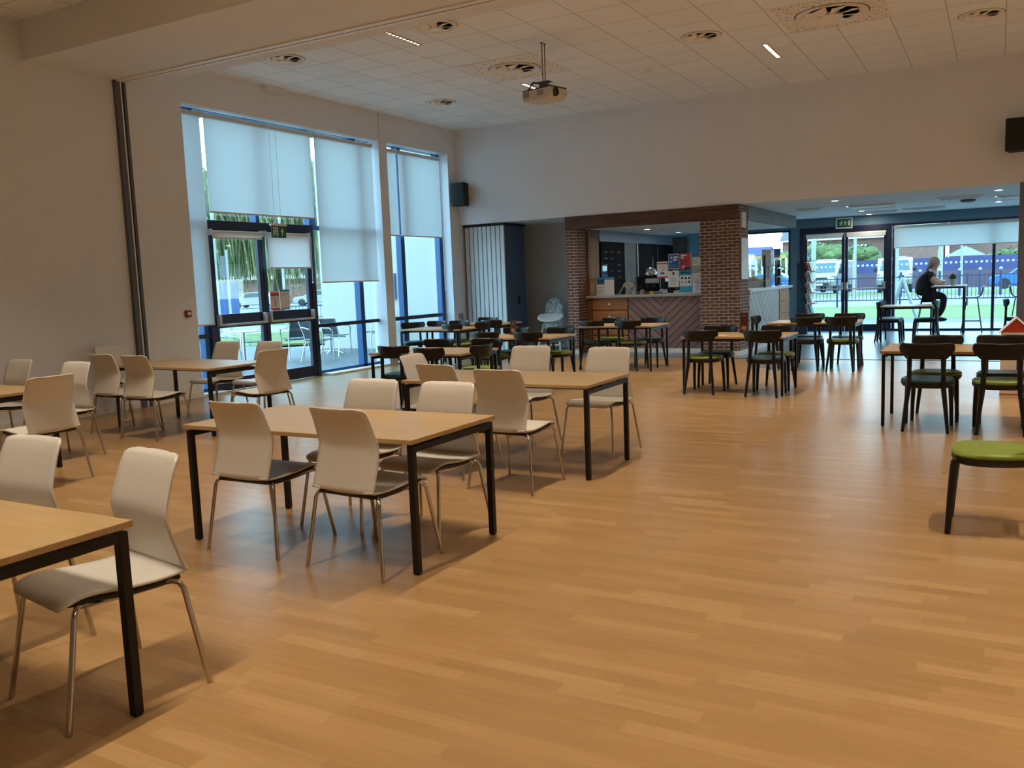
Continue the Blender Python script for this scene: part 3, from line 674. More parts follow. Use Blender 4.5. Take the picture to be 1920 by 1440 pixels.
def make_table(L, D, leg=.0175, zt=.704, rnd=False):
    t = empty('cafe_table'); th = .024; a, b = L/2, D/2; zl = zt-th-.012
    MB().box(-a, a, -b, b, zt-th, zt).build('table_top', 'oak_top', t, bevel=.0025)
    lx, ly = a-.026, b-.034
    for sx in (-1, 1):
        for sy in (-1, 1):
            MB().box(sx*lx-leg, sx*lx+leg, sy*ly-leg, sy*ly+leg, .006, zl).box(sx*lx-leg*.8, sx*lx+leg*.8, sy*ly-leg*.8, sy*ly+leg*.8, 0, .006).build('leg', 'black_metal', t, bevel=.003)
        MB().box(sx*lx-leg, sx*lx+leg, -ly+leg, ly-leg, zl-.034, zl).box(sx*lx-leg, sx*lx+leg, -.14, .14, zl, zt-th).build('end_rail', 'black_metal', t, bevel=.002)
    MB().box(-lx+leg, lx-leg, -.16, -.12, zl-.03, zl+.012).build('long_beam', 'black_metal', t); MB().box(-lx+leg, lx-leg, .12, .16, zl-.03, zl+.012).build('long_beam', 'black_metal', t)
    return t
used = {}
def put(proto, x, y, rz, label, cat, group, z=0):
    if proto.name in used: o = copy_tree(proto)
    else: o = proto; used[proto.name] = 1
    o.location = (x, y, z); o.rotation_euler = (0, 0, math.radians(rz)); tag(o, label, cat, group); return o
WT = make_table(1.655, .83); DT = make_table(1.245, .845, .0145)
WC = make_white_chair(); DG = make_dark_chair('green_pad'); DB = make_dark_chair('teal_pad')
g = 'long oak tables with white chairs'
put(WT, -3.425, 1.495, 0, 'long oak table cut off by the left edge in the near foreground', 'table', g)
put(WT, -3.365, 3.885, 0, 'long oak table in the middle foreground with two white chair backs before it', 'table', g)
put(WT, -3.40, 6.10, 0, 'long oak table behind the foreground one, a white chair standing at its left end', 'table', g)
put(WT, -7.79, 6.62, -3.5, 'long oak table by the tall wall post, in front of the patio doors', 'table', g)
put(WT, -7.955, 4.205, 0, 'oak table cut off by the left edge, in the row behind the foreground table', 'table', g)
g = 'white shell chairs'
for x, y, r, l in (
    (-2.898, 1.975, 169.6, 'big white chair nearest the camera, facing us at the foreground table'),
    (-3.70, 2.03, 180, 'white chair cut off by the left edge behind the foreground table'),
    (-3.690, 3.64, 0, 'left white chair backing onto us at the middle foreground table'),
    (-2.900, 3.600, -4.7, 'right white chair with its back to us at the middle foreground table'),
    (-3.545, 4.235, 180, 'left white chair on the far side of the middle foreground table'),
    (-2.945, 4.195, 178, 'right white chair on the far side of the middle foreground table'),
    (-3.020, 5.41, -3, 'large white chair backing onto us on the near side of the second long table'),
    (-3.696, 5.674, -9.8, 'smaller white chair back, left place on the near side of the second long table'),
    (-2.945, 6.735, 178, 'white chair facing us behind the right end of the second long table'),
    (-3.75, 6.83, 180, 'white chair facing us behind the middle of the second long table'),
    (-4.21, 6.17, -84, 'white chair turned sideways at the left end of the second long table'),
    (-7.64, 6.02, 1, 'right of the two white chairs backing onto us at the table by the wall post'),
    (-8.25, 6.10, -2, 'left of the two white chairs backing onto us at the table by the wall post'),
    (-9.42, 6.98, -86, 'white chair by the wall at the left end of the table near the wall post'),
    (-8.15, 7.29, 182, 'left white chair before the patio doors, facing us'),
    (-7.50, 7.33, 180, 'right white chair before the patio doors, facing us, half hidden'),
    (-6.68, 6.56, 86, 'white chair at the right end of the table by the post, its back to us'),
    (-6.72, 4.16, 90, 'white chair at the end of the cut-off left table, its back to us'),
    (-7.55, 4.88, 180, 'right white chair beyond the cut-off left table, against the left wall'),
    (-8.60, 4.98, 180, 'left white chair beyond the cut-off left table, against the left wall')):
    put(WC, x, y, r, l, 'chair', g)
g = 'short oak tables with dark chairs'
for x, y, r, l in (
    (-5.715, 8.35, 0, 'short oak table behind the second long table, ringed by dark chairs'),
    (-8.44, 12.62, 0, 'short oak table by the right-hand window bay'),
    (-8.45, 13.98, 0, 'short oak table in front of the folded partition'),
    (-5.79, 10.66, 0, 'short oak table with a menu holder before the high chair'),
    (-5.28, 13.13, 0, 'short oak table in front of the servery drawers'),
    (-2.807, 10.83, 0, 'short oak table with menu holder before the right brick column'),
    (-2.39, 13.58, 0, 'short oak table in front of the far double doors'),
    (-.32, 9.03, 0, 'short oak table at the right edge of the hall, before the red-roofed box')):
    put(DT, x, y, r, l, 'table', g)
DT2 = make_table(.93, .88, .0145)
put(DT2, -1.56, 18.75, 0, 'small pale-topped table by the far window, left of the bar table', 'table', 'small tables by the far window')
put(DT2, .88, 18.75, 0, 'small table half hidden by the right pier', 'table', 'small tables by the far window')
g = 'dark chairs'
gp, bp_ = 'green-padded', 'dark-padded'
D = (
    (DB, -.547, 8.64, 0, 'dark chair, blue-black pad, back to us, left place at the right-edge table'),
    (DG, .03, 8.64, 2, 'dark chair, green pad, back to us, right place at the right-edge table'),
    (DG, -.51, 9.27, 180, 'dark chair facing us across the right-edge table, left place'),
    (DB, .05, 9.28, 182, 'dark chair facing us across the right-edge table, right place'),
    (DG, .005, 5.41, 90, 'dark chair with bright green seat, cut off at the lower right edge'),
    (DG, -3.19, 10.57, 0, 'green-padded dark chair, back to us, left place before the wide brick column'),
    (DB, -2.42, 10.50, 0, 'blue-black-padded dark chair, back to us, right place before the wide brick column'),
    (DB, -3.19, 11.18, 180, 'dark chair beyond the table before the brick column, left place'),
    (DG, -2.42, 11.11, 180, 'green-padded dark chair beyond the table before the brick column, right place'),
    (DB, -2.46, 13.36, 0, 'dark chair, back to us, left place before the far doors'),
    (DG, -1.97, 13.32, 0, 'dark chair, back to us, right place at the table before the far doors'),
    (DB, -2.58, 14.05, 180, 'dark chair facing us, left place beyond the table before the far doors'),
    (DB, -1.98, 13.95, 180, 'dark chair facing us, right place beyond the table before the far doors'),
    (DB, -3.12, 13.62, -90, 'dark chair seen side-on beside the brick column table, by the side counter'),
    (DB, -5.70, 12.95, 0, 'dark chair, blue-black pad, back to us, left place before the servery drawers'),
    (DG, -5.06, 12.90, 0, 'dark chair, green pad, back to us, right place before the servery drawers'),
    (DG, -5.69, 13.58, 180, 'dark chair facing us, left place between table and servery drawers'),
    (DB, -4.96, 13.50, 180, 'dark chair facing us, right place between table and chevron counter'),
    (DG, -6.19, 10.45, 0, 'dark chair, back to us, left of the menu holder before the high chair'),
    (DG, -5.50, 10.41, 0, 'dark chair, back to us, right of the menu holder before the high chair'),
    (DB, -6.23, 11.13, 180, 'dark chair facing us behind the menu holder, left place'),
    (DG, -5.46, 11.04, 180, 'dark chair with green pad facing us, right place, in front of the high chair'),
    (DB, -6.02, 8.12, 0, 'dark chair with blue-black pad, back to us, directly right of the patio window wall'),
    (DB, -5.38, 7.92, -6, 'dark chair back partly hidden by the sideways white chair'),
    (DB, -6.06, 8.82, 180, 'dark chair facing us beyond the table ringed by dark chairs, left place'),
    (DG, -5.42, 8.92, 180, 'dark chair facing us beyond the table ringed by dark chairs, right place'),
    (DG, -5.13, 8.22, 88, 'dark chair with green pad at the right end of the table ringed by dark chairs'),
    (DB, -9.2, 12.85, -135, 'dark chair against the right-hand window bay'),
    (DB, -9.02, 13.17, 180, 'dark chair between the two tables by the window bay, behind the menu holder, left one'),
    (DB, -8.56, 13.22, 180, 'dark chair between the two tables by the window bay, right one'),
    (DG, -8.0, 12.42, -6, 'dark chair with green pad at the near side of the window-bay table'),
    (DG, -7.95, 12.93, 86, 'dark chair at the right end of the window-bay table'),
    (DB, -8.6, 14.30, 180, 'dark chair facing us in front of the folded partition'),
    (DG, -7.95, 13.62, 0, 'dark chair, back to us, at the table before the folded partition'),
    (DB, -1.88, 18.53, -90, 'dark chair side-on at the left of the small pale table, near place'),
    (DB, -1.88, 19.0, -90, 'dark chair side-on at the left of the small pale table, far place'),
    (DB, -1.22, 18.62, 90, 'dark chair side-on at the right of the small pale table'),
    (DB, .30, 18.72, -90, 'dark chair side-on beside the right pier, behind the red-roofed box'))
for p, x, y, r, l in D: put(p, x, y, r, l, 'chair', g)
# menu holders on the tables
def menu(x, y, z, label, h=.20):
    t = empty('menu_holder', (x, y, z), math.radians(-8)); tag(t, label, 'menu holder', 'red-brown menu holders')
    MB().box(-.05, .05, -.03, .03, 0, .006).box(-.052, .052, -.008, .008, .004, h).build('card', 'menu_red', t, bevel=.002)
    MB().prism([(.0+.035*math.cos(2*PI*k/14), .065+.028*math.sin(2*PI*k/14)) for k in range(14)], -.0105, -.009, 'y').build('print', 'menu_orange', t); MB().box(-.012, .012, -.0105, -.009, h-.05, h-.03).build('logo', 'menu_orange', t)
menu(-2.82, 11.10, .704, 'red-brown menu holder on the table before the right brick column', .26)
menu(-6.08, 10.92, .704, 'red-brown menu holder on the table before the high chair')
menu(-8.86, 13.90, .704, 'menu holder on the table before the folded partition')
tag(MB().box(-3.05, -2.93, 10.62, 10.70, .704, .7055).build('paper_slip', 'paper_white'), 'small white paper slips on the table before the brick column', 'paper')
# red-roofed box
t = empty('house_box', (.175, 11.25, 0)); tag(t, 'white box with red gabled roof like a small house, at the right edge', 'box')
MB().prism([(-.145, .0), (.145, .0), (.145, .70), (0, .845), (-.145, .70)], -.15, .15, 'y').build('body', 'house_white', t)
MB().prism([(-.143, .70), (.143, .70), (0, .843)], -.153, -.150, 'y').build('gable', 'house_red', t)
MB().prism([(-.160, .685), (-.150, .70), (0, .85), (.150, .70), (.160, .685), (.168, .695), (0, .865), (-.168, .695)], -.165, .165, 'y').build('roof', 'white_plastic', t)
MB().box(-.148, .148, -.156, -.150, .0, .012).build('plinth', 'house_red', t)
# ---- bar table, stools, plant, person
bt = empty('bar_table', (-.93, 20.83, 0)); tag(bt, 'tall bar table by the far window where the person leans', 'table')
MB().box(-.33, .33, -.35, .35, 1.0, 1.025).build('table_top', 'side_worktop', bt, bevel=.003)
for sx in (-1, 1):
    for sy in (-1, 1): MB().box(sx*.285-.018, sx*.285+.018, sy*.31-.018, sy*.31+.018, 0, 1.0).build('leg', 'black_metal', bt, bevel=.003)
    MB().box(sx*.285-.015, sx*.285+.015, -.29, .29, .97, 1.0).build('end_rail', 'black_metal', bt)
MB().box(-.27, .27, -.325, -.295, .97, 1.0).build('side_rail', 'black_metal', bt); MB().box(-.27, .27, .295, .325, .97, 1.0).build('side_rail', 'black_metal', bt)
def make_stool():
    t = empty('bar_stool')
    prof = [(.20, .735), (.17, .750), (.05, .745), (-.10, .752), (-.17, .79), (-.205, .88), (-.225, .99)]
    MB().grid(shell_rows(prof, lambda s: .20-.03*s, 60, lambda u, s: (.03*u*u*s, .015*u*u*(1-s)), .06)).build('shell', 'dark_chair', t, smooth=True, solid=.014)
    for sx in (-1, 1):
        for sy in (-1, 1):
            MB().tube([(sx*.12, sy*.10, .735), (sx*.21, sy*.20, 0)], .009, 8).build('leg', 'black_metal', t)
    zf = .25; a, b = .18, .167
    MB().tube([(a, b, zf), (a, -b, zf), (-a, -b, zf), (-a, b, zf), (a, b, zf)], .007, 8).build('footrest', 'black_metal', t)
    return t
ST = make_stool(); g = 'dark bar stools'
put(ST, -.50, 21.08, 90, 'empty dark bar stool right of the bar table', 'stool', g)
put(ST, -1.37, 21.0, -90, 'dark bar stool the person sits on', 'stool', g)
put(ST, .40, 21.05, -90, 'dark bar stool at the far window beside the right pier', 'stool', g)
pt = empty('potted_plant', (-.87, 20.95, 1.025)); tag(pt, 'small green plant in a stone pot on the bar table', 'plant')
MB().lathe([(.042, 0), (.056, .115), (.062, .12), (.062, .135), (.05, .135)], 20).build('pot', 'pot_stone', pt, smooth=True)
lv = MB()
for k in range(140):
    a = random.uniform(0, 2*PI); e = random.uniform(.2, 1.35); L = random.uniform(.08, .15); w_ = .016
    d = Vector((math.cos(a)*math.cos(e), math.sin(a)*math.cos(e), math.sin(e))); s_ = d.cross(Vector((0, 0, 1))).normalized()*w_; p = Vector((0, 0, .125))
    lv.add([p, p+d*L*.6+s_, p+d*L+Vector((0, 0, -.01)), p+d*L*.6-s_], [(0, 1, 2, 3)])
lv.build('foliage', 'plant_green', pt)
# person
def skin_body(name, joints, edges, m, parent, sub=2, root=0):
    me = bpy.data.meshes.new(name); me.from_pydata([j[0] for j in joints], edges, []); me.materials.append(M[m])
    o = bpy.data.objects.new(name, me); COL.objects.link(o); o.parent = parent
    s = o.modifiers.new('skin', 'SKIN'); 
    if not me.skin_vertices: me.skin_vertices.new()
    for k, j in enumerate(joints):
        r = j[1]; r = r if isinstance(r, tuple) else (r, r); me.skin_vertices[0].data[k].radius = r
    me.skin_vertices[0].data[root].use_root = True; s.use_smooth_shade = True
    u = o.modifiers.new('sub', 'SUBSURF'); u.levels = u.render_levels = sub; return o
P_ = empty('person', (-1.42, 20.98, 0)); tag(P_, 'person in black t-shirt and dark trousers leaning crossed arms on the bar table', 'person')
J = [((0, 0, .84), (.15, .14)), ((-.02, 0, .98), (.15, .13)), ((.02, 0, 1.14), (.16, .12)), ((.09, 0, 1.28), (.15, .09)), ((.14, 0, 1.345), (.06, .06)), ((.185, 0, 1.40), (.052, .052)),   # 0-5 torso, neck
     ((.21, 0, 1.455), (.085, .078)), ((.215, 0, 1.525), (.094, .085)), ((.205, 0, 1.57), (.068, .062)),                                            # 6-8 head
     ((.11, -.17, 1.27), .070), ((.20, -.24, 1.11), .062), ((.31, -.12, 1.08), .052), ((.38, .02, 1.06), .034), ((.41, .07, 1.055), (.036, .022)),                                            # 9-13 near arm
     ((.11, .17, 1.27), .070), ((.22, .24, 1.12), .060), ((.34, .12, 1.10), .050), ((.38, -.03, 1.11), .033), ((.39, -.08, 1.115), (.036, .022)),                                             # 14-18 far arm
     ((.08, -.10, .82), .095), ((.40, -.13, .80), .072), ((.36, -.14, .52), .055), ((.27, -.14, .33), .038), ((.38, -.15, .295), .036),                                                       # 19-23 near leg
     ((.08, .10, .82), .095), ((.38, .12, .80), .072), ((.30, .12, .52), .055), ((.22, .12, .33), .038), ((.33, .12, .295), .036)]
E_ = [(0, 1), (1, 2), (2, 3), (3, 4), (4, 5), (5, 6), (6, 7), (7, 8), (3, 9), (9, 10), (10, 11), (11, 12), (12, 13), (3, 14), (14, 15), (15, 16), (16, 17), (17, 18), (0, 19), (19, 20), (20, 21), (21, 22), (22, 23), (0, 24), (24, 25), (25, 26), (26, 27), (27, 28)]
# fingers and thumb on both hands
def fingers(base_i, p, d, s, up):
    for k in range(4):
        o_ = Vector(p)+s*(.022*(k-1.5)); L = (.050, .058, .054, .042)[k]
        J.append((tuple(o_+d*.030), .0095)); J.append((tuple(o_+d*(.030+L*.55)), .0085)); J.append((tuple(o_+d*(.025+L)-up*.018), .0075))
        n_ = len(J); E_.extend([(base_i, n_-3), (n_-3, n_-2), (n_-2, n_-1)])
    o_ = Vector(p)-s*.035; J.append((tuple(o_+d*.0), .0105)); J.append((tuple(o_+d*.035-s*.010), .009)); n_ = len(J); E_.extend([(base_i, n_-2), (n_-2, n_-1)])
fingers(13, J[13][0], Vector((.62, .78, 0)).normalized(), Vector((.78, -.62, 0)).normalized(), Vector((0, 0, 1)))
fingers(18, J[18][0], Vector((.25, -.96, 0)).normalized(), Vector((.96, .25, 0)).normalized(), Vector((0, 0, 1)))
bd = skin_body('body', J, E_, 'skin', P_)
fc = MB(); fc.prism([(.285, 1.50), (.318, 1.478), (.30, 1.468), (.285, 1.470)], -.010, .012, 'y')
fc.build('nose', 'skin', P_, smooth=True); [MB().sphere((.205, s_, 1.495), .02, sc=(1, .4, 1.4)).build('ear', 'skin', P_, smooth=True) for s_ in (-.086, .086)]
[MB().sphere((.278, s_, 1.515), .010).build('eye', 'shoe_dark', P_) for s_ in (-.032, .032)]; MB().sphere((.283, 0, 1.440), .022, sc=(.5, 1, .3)).build('mouth', 'menu_red', P_)
h = MB(); h.sphere((.18, 0, 1.535), .112, sc=(1.02, .95, 1.0), nu=24, nv=16); h.sphere((.105, 0, 1.475), .060, sc=(.8, 1.1, 1.3)); h.tube([(.10, 0, 1.46), (.055, 0, 1.40), (.03, 0, 1.33)], [.035, .03, .012], 10)
h.build('hair', 'hair_grey', P_, smooth=True)
sh = [((.01, 0, .80), (.21, .215)), ((.0, 0, .98), (.22, .22)), ((.01, 0, 1.14), (.21, .185)), ((.085, 0, 1.285), (.18, .13)), ((.125, 0, 1.33), (.075, .07)), ((.11, -.18, 1.27), .088), ((.165, -.22, 1.17), .084), ((.11, .18, 1.27), .088), ((.17, .22, 1.17), .084)]
skin_body('t_shirt', sh, [(0, 1), (1, 2), (2, 3), (3, 4), (3, 5), (5, 6), (3, 7), (7, 8)], 'shirt_black', P_)
tr = [((0, 0, .84), (.165, .15)), ((.08, -.10, .825), .108), ((.40, -.13, .80), .085), ((.36, -.14, .52), .068), ((.28, -.14, .36), .052), ((.08, .10, .825), .108), ((.38, .12, .80), .085), ((.30, .12, .52), .068), ((.23, .12, .36), .052)]
skin_body('trousers', tr, [(0, 1), (1, 2), (2, 3), (3, 4), (0, 5), (5, 6), (6, 7), (7, 8)], 'trousers_black', P_)
for (x, y) in ((.27, -.145), (.22, .12)):
    MB().sphere((x+.055, y, .300), .13, sc=(1.05, .36, .34)).build('shoe', 'shoe_dark', P_, smooth=True)
# ================================================================ SERVERY, ALCOVE, RACK
def posterize(name, label, cat, x0, x1, z0, z1, y, base, els, group=None, th=.003, axis='y', frame=None):
    m = MB(); W_, H_ = x1-x0, z1-z0
    m.box(0, W_, 0, th, 0, H_, base)
    for (a, b, c, d, col) in els: m.box(a*W_, c*W_, -.0012, 0, b*H_, d*H_, col)
    if frame: m.box(-.01, W_+.01, 0, .012, -.01, 0, frame); m.box(-.01, W_+.01, 0, .012, H_, H_+.01, frame); m.box(-.01, 0, 0, .012, 0, H_, frame); m.box(W_, W_+.01, 0, .012, 0, H_, frame)
    o = m.build(name, None, loc=(x0, y, z0)); tag(o, label, cat, group); return o
def lines(x0, x1, z0, z1, n, col='print_grey', duty=.35):
    out = []; h = (z1-z0)/n
    for k in range(n): out.append((x0, z0+k*h, x1-(.12*(x1-x0) if k % 3 == 0 else 0)-(.05 if k % 2 else 0), z0+k*h+h*duty, col))
    return out
# brick columns and timber header
t = bx('brick_column', -7.37, -7.14, 15.47, 15.90, 0, 2.40, 'brown_brick'); tag(t, 'narrow brick column between the alcove and the servery', 'column')
t = bx('brick_column', -4.70, -4.0, 15.42, 16.05, 0, 2.655, 'brown_brick'); tag(t, 'wide brown brick column at the corner of the servery', 'column')
t = empty('timber_header', (0, 0, 0)); tag(t, 'dark timber header board above the servery opening', 'beam')
bx('board', -7.14, -4.70, 15.43, 15.56, 2.405, 2.655, 'walnut', t, .002); bx('board', -7.37, -7.142, 15.43, 15.90, 2.40, 2.655, 'walnut', t, .002); bx('board', -4.698, -4.0, 15.395, 15.42, 2.41, 2.655, 'walnut', t, .002)
t = bx('fascia', -4.10, -3.99, 16.05, 20.3, 2.41, 2.66, 'post_grey'); t.data.materials[0] = mat('fascia_grey', (.20, .20, .205), .6, noise=.12, nscale=4); tag(t, 'grey wood-effect fascia running back above the side counter', 'fascia')
struct(bx('baseboard_servery', -7.14, -4.70, 15.885, 15.90, 0, .085, 'white_trim')); struct(bx('baseboard_column', -4.715, -3.985, 15.405, 15.42, 0, .085, 'white_trim')); struct(bx('baseboard_side', -4.0, -3.985, 15.42, 19.75, 0, .085, 'white_trim')); struct(bx('baseboard_pillar', -7.385, -7.125, 15.455, 15.47, 0, .085, 'white_trim'))
# timber panels on the servery's left wall, menu board wall
t = empty('timber_cladding', (0, 0, 0)); tag(t, 'brown timber cladding on the left inside wall of the servery', 'cladding')
bx('panel', -7.14, -7.10, 15.90, 16.02, 0, 2.40, 'brown_panel', t); bx('panel', -7.14, -7.11, 16.02, 16.45, 0, 2.24, 'tan_panel', t); bx('top_panel', -7.14, -7.10, 16.02, 16.45, 2.24, 2.42, 'walnut', t)
struct(bx('wall_servery_inner', -7.6, -7.14, 17.1, 21.0, 0, 2.66, 'grey_wall'))
t = empty('back_cabinets', (-7.12, 16.45, 0)); tag(t, 'dark wall units with pale edges along the back of the servery', 'cabinet')
bx('fascia', -.05, .03, .005, 4.53, 2.20, 2.42, 'partition_face', t).data.materials[0] = mat('pelmet_blue', (.13, .18, .26), .5)
bx('dark_back', -.05, .01, .005, 4.53, .1, 2.20, 'board_black', t)
bx('brown_side', .01, .03, 1.35, 2.05, .95, 2.20, 'slot_black', t).data.materials[0] = mat('dark_brown', (.05, .035, .03), .5)
for y in (2.05, 3.35, 4.5): bx('edge', .01, .06, y, y+.03, .95, 2.20, 'steel', t)
bx('shelf', .01, .30, 2.08, 4.5, 1.32, 1.40, 'partition_edge', t); bx('base_unit', .01, .60, .1, 4.5, 0, .92, 'board_black', t); bx('worktop', .01, .62, .1, 4.5, .92, .95, 'worktop', t)
mb = MB(); mb.box(0, .012, 0, 1.25, 0, 1.15, 'board_black')
for r in range(6):
    for c_ in range(3):
        yy = .15+c_*.36; zz = .95-r*.13
        if (r+c_) % 4 == 3: continue
        mb.box(.012, .0135, yy, yy+(.10 if c_ == 1 else .19), zz, zz+.03, 'chalk_faint')
tag(mb.build('menu_board', None, loc=(-7.098, 16.50, 1.02)), 'black menu board with faint pale writing inside the servery', 'menu board')
bottle = MB().lathe([(.03, 0), (.032, .14), (.012, .19), (.012, .25)], 12)
bo = bottle.build('bottle', 'steel', loc=(-6.98, 19.15, 1.40), smooth=True); tag(bo, 'slim silver bottle on the shelf, left compartment', 'bottle', 'bottles on the servery shelf')
for (y, s, l) in ((19.95, 1.1, 'slim silver bottle on the shelf, centre compartment'), (20.1, .9, 'shorter silver bottle beside it on the shelf')):
    c_ = bo.copy(); COL.objects.link(c_); c_.location = (-6.98, y, 1.40); c_.scale = (s, s, s); tag(c_, l, 'bottle', 'bottles on the servery shelf')
tag(bx('canister', -7.0, -6.9, 20.3, 20.42, 1.40, 1.54, 'worktop'), 'pale grey canister on the servery shelf', 'canister')
t = bx('brick_facing', -7.6, -6.98, YF-.04, YF-.001, 0, 2.42, 'dark_brick'); tag(t, 'dark brick facing on the far wall behind the servery', 'brick facing')
t = empty('exit_sign', (-7.40, YF-.07, 2.12)); tag(t, 'small green exit sign on the dark brick inside the servery', 'exit sign'); bx('panel', -.12, .08, 0, .02, -.12, .12, 'exit_green', t); bx('pictogram', -.03, .03, -.003, 0, -.09, .09, 'sign_cream', t)
# counters
ct = empty('servery_counter', (0, 0, 0)); tag(ct, 'front servery counter with orange drawers and chevron boards', 'counter')
bx('body', -7.10, -4.70, 15.93, 16.45, 0, 1.07, 'brown_panel', ct); bx('worktop', -7.13, -4.70, 15.80, 16.60, 1.07, 1.118, 'worktop', ct, .004)
bx('chevron_panel', -6.27, -4.70, 15.885, 15.93, .085, 1.07, 'chevron_boards', ct); bx('post', -7.135, -7.04, 15.86, 15.93, 0, 1.07, 'brown_panel', ct)
for k in range(4):
    z0 = .09+k*.245; d = bx('drawer', -7.03, -6.29, 15.875, 15.93, z0+.006, z0+.238, 'orange_wood', ct, .004)
    MB().lathe([(.001, .030), (.020, .028), (.024, .018), (.012, .010), (.010, 0)][::-1], 16).build('knob', 'white_plastic', d, smooth=True).matrix_local = Matrix.Translation((-6.66, 15.876, z0+.12)) @ Matrix.Rotation(PI/2, 4, 'X')
sc_ = empty('side_counter', (0, 0, 0)); tag(sc_, 'pale side counter running from the brick column to the far doors', 'counter')
bx('body', -4.62, -4.02, 16.05, 19.70, 0, 1.10, 'grey_wall', sc_); bx('worktop', -4.75, -3.96, 16.05, 19.78, 1.10, 1.150, 'side_worktop', sc_, .004); bx('chevron_panel', -4.02, -3.995, 16.10, 18.55, .085, 1.10, 'chevron_boards_sheen', sc_)
for k in range(4): bx('drawer', -4.02, -3.99, 18.62, 19.55, .09+k*.25, .32+k*.25, 'orange_wood', sc_, .004)
# glass screens
t = empty('glass_screen', (0, 0, 0)); tag(t, 'clear glass sneeze screen standing on the front counter', 'glass screen')
bx('pane', -6.86, -5.80, 15.965, 15.971, 1.118, 1.75, 'screen_glass', t); bx('pane', -5.79, -4.75, 15.965, 15.971, 1.118, 1.84, 'screen_glass', t)
bx('side_pane', -6.90, -6.894, 15.97, 16.35, 1.118, 1.70, 'screen_glass', t)
t = empty('glass_screen', (0, 0, 0)); tag(t, 'clear glass sneeze screen on the side counter', 'glass screen')
bx('pane', -4.125, -4.119, 16.4, 17.85, 1.15, 1.80, 'screen_glass', t); bx('pane', -4.125, -4.119, 17.86, 19.4, 1.15, 1.80, 'screen_glass', t); bx('clip', -4.14, -4.10, 17.83, 17.88, 1.15, 1.79, 'print_black', t)
# notices on the counter
y = 15.955
posterize('notice', 'blue and white landscape card standing on the counter left end', 'notice', -6.95, -6.60+.02, 1.118, 1.47, 15.93, 'paper_white', [(0, .86, 1, 1, 'print_skyblue'), (.02, .62, .45, .88, 'print_blue'), (.5, .05, .97, .80, 'paper_white')]+lines(.05, .45, .12, .5, 5))
posterize('picture_frame', 'small wooden framed notice at the left end of the counter', 'picture frame', -7.105, -6.985, 1.128, 1.44, 15.93, 'cork', [(.2, .2, .8, .8, 'print_grey')], frame='tan_panel')
posterize('notice', 'white notice with red bands hanging on the glass screen', 'notice', -5.705, -5.49, 1.42, 1.725, y, 'paper_white', [(.05, .84, .95, .92, 'print_red'), (0, 0, 1, .08, 'print_red'), (.32, .22, .68, .34, 'print_blue'), (.42, .42, .6, .5, 'print_grey')]+lines(.15, .85, .58, .78, 4))
posterize('notice', 'dark blue notice in the upper row on the glass screen', 'notice', -5.475, -5.265, 1.575, 1.86, y, 'print_blue', [(.2, .68, .36, .82, 'paper_white'), (.5, .72, .85, .84, 'paper_white'), (.45, .54, .75, .68, 'paper_white'), (.08, .46, .35, .52, 'paper_white'), (0, .96, 1, 1, 'paper_white'), (0, 0, 1, .04, 'paper_white'), (0, 0, .04, 1, 'paper_white'), (.96, 0, 1, 1, 'paper_white')]+lines(.1, .8, .14, .34, 4, 'print_skyblue'))
posterize('notice', 'red notice in the upper row on the glass screen', 'notice', -5.25, -5.03, 1.56, 1.86, y-.003, 'print_red', [(.08, .84, .6, .93, 'paper_white'), (.08, .70, .34, .80, 'paper_white'), (.22, .12, .38, .24, 'paper_white'), (.4, .02, .97, .15, 'print_black'), (.95, 0, 1, 1, 'paper_white')]+lines(.1, .7, .3, .6, 5, 'menu_red'))
posterize('notice', 'white notice below the dark blue one on the glass screen', 'notice', -5.485, -5.275, 1.24, 1.55, y-.001, 'paper_white', [(.4, .74, .6, .9, 'print_black'), (.1, .97, .4, 1, 'print_black')]+lines(.2, .8, .12, .62, 8))
posterize('notice', 'teal and white notice with round symbols low on the glass screen', 'notice', -5.26, -5.03, 1.14, 1.545, y-.001, 'paper_white', [(.02, .78, .98, 1, 'print_teal'), (0, 0, 1, .28, 'print_skyblue'), (.12, .60, .28, .70, 'print_black'), (.42, .60, .58, .70, 'print_black'), (.72, .60, .88, .70, 'print_black'), (.12, .42, .28, .52, 'print_grey'), (.42, .42, .58, .48, 'print_red'), (.72, .42, .88, .52, 'print_black'), (.1, .88, .8, .91, 'paper_white')])
posterize('notice', 'pale notice beside the brick column, lower', 'notice', -5.015, -4.86, 1.13, 1.49, y-.001, 'house_white', [(0, .93, 1, 1, 'paper_white'), (0, 0, 1, .5, 'paper_white')]+lines(.35, .95, .15, .7, 8, 'print_skyblue'))
posterize('notice', 'pale green and grey notice beside the brick column, upper', 'notice', -5.01, -4.86, 1.50, 1.78, y-.001, 'worktop', [(0, .45, 1, 1, 'sign_cream')]+lines(.1, .6, .6, .85, 3))
# coffee machine and counter clutter
t = empty('coffee_machine', (-5.98, 16.30, 1.118)); tag(t, 'chrome and black coffee machine on the servery counter', 'coffee machine')
bx('body', -.22, .24, -.10, .22, .03, .34, 'board_black', t, .01); bx('front_panel', -.05, .22, -.13, -.10, .20, .30, 'steel', t, .01); bx('drip_tray', -.22, .24, -.20, -.10, .02, .05, 'steel', t, .004)
MB().lathe([(.11, 0), (.13, .06), (.10, .13), (.03, .17), (.001, .17)], 24, (.0, .05, .34)).build('dome', 'steel', t, smooth=True)
for x in (-.14, .02, .14): MB().cyl((x, -.14, .13), .028, .05).tube([(x, -.14, .155), (x, -.24, .145)], .011, 8).build('group_handle', 'black_plastic', t, smooth=True)
for x in (-.26, .27): MB().tube([(x, -.10, .34), (x, -.16, .30), (x, -.17, .12)], .007, 8).build('steam_wand', 'steel', t, smooth=True)
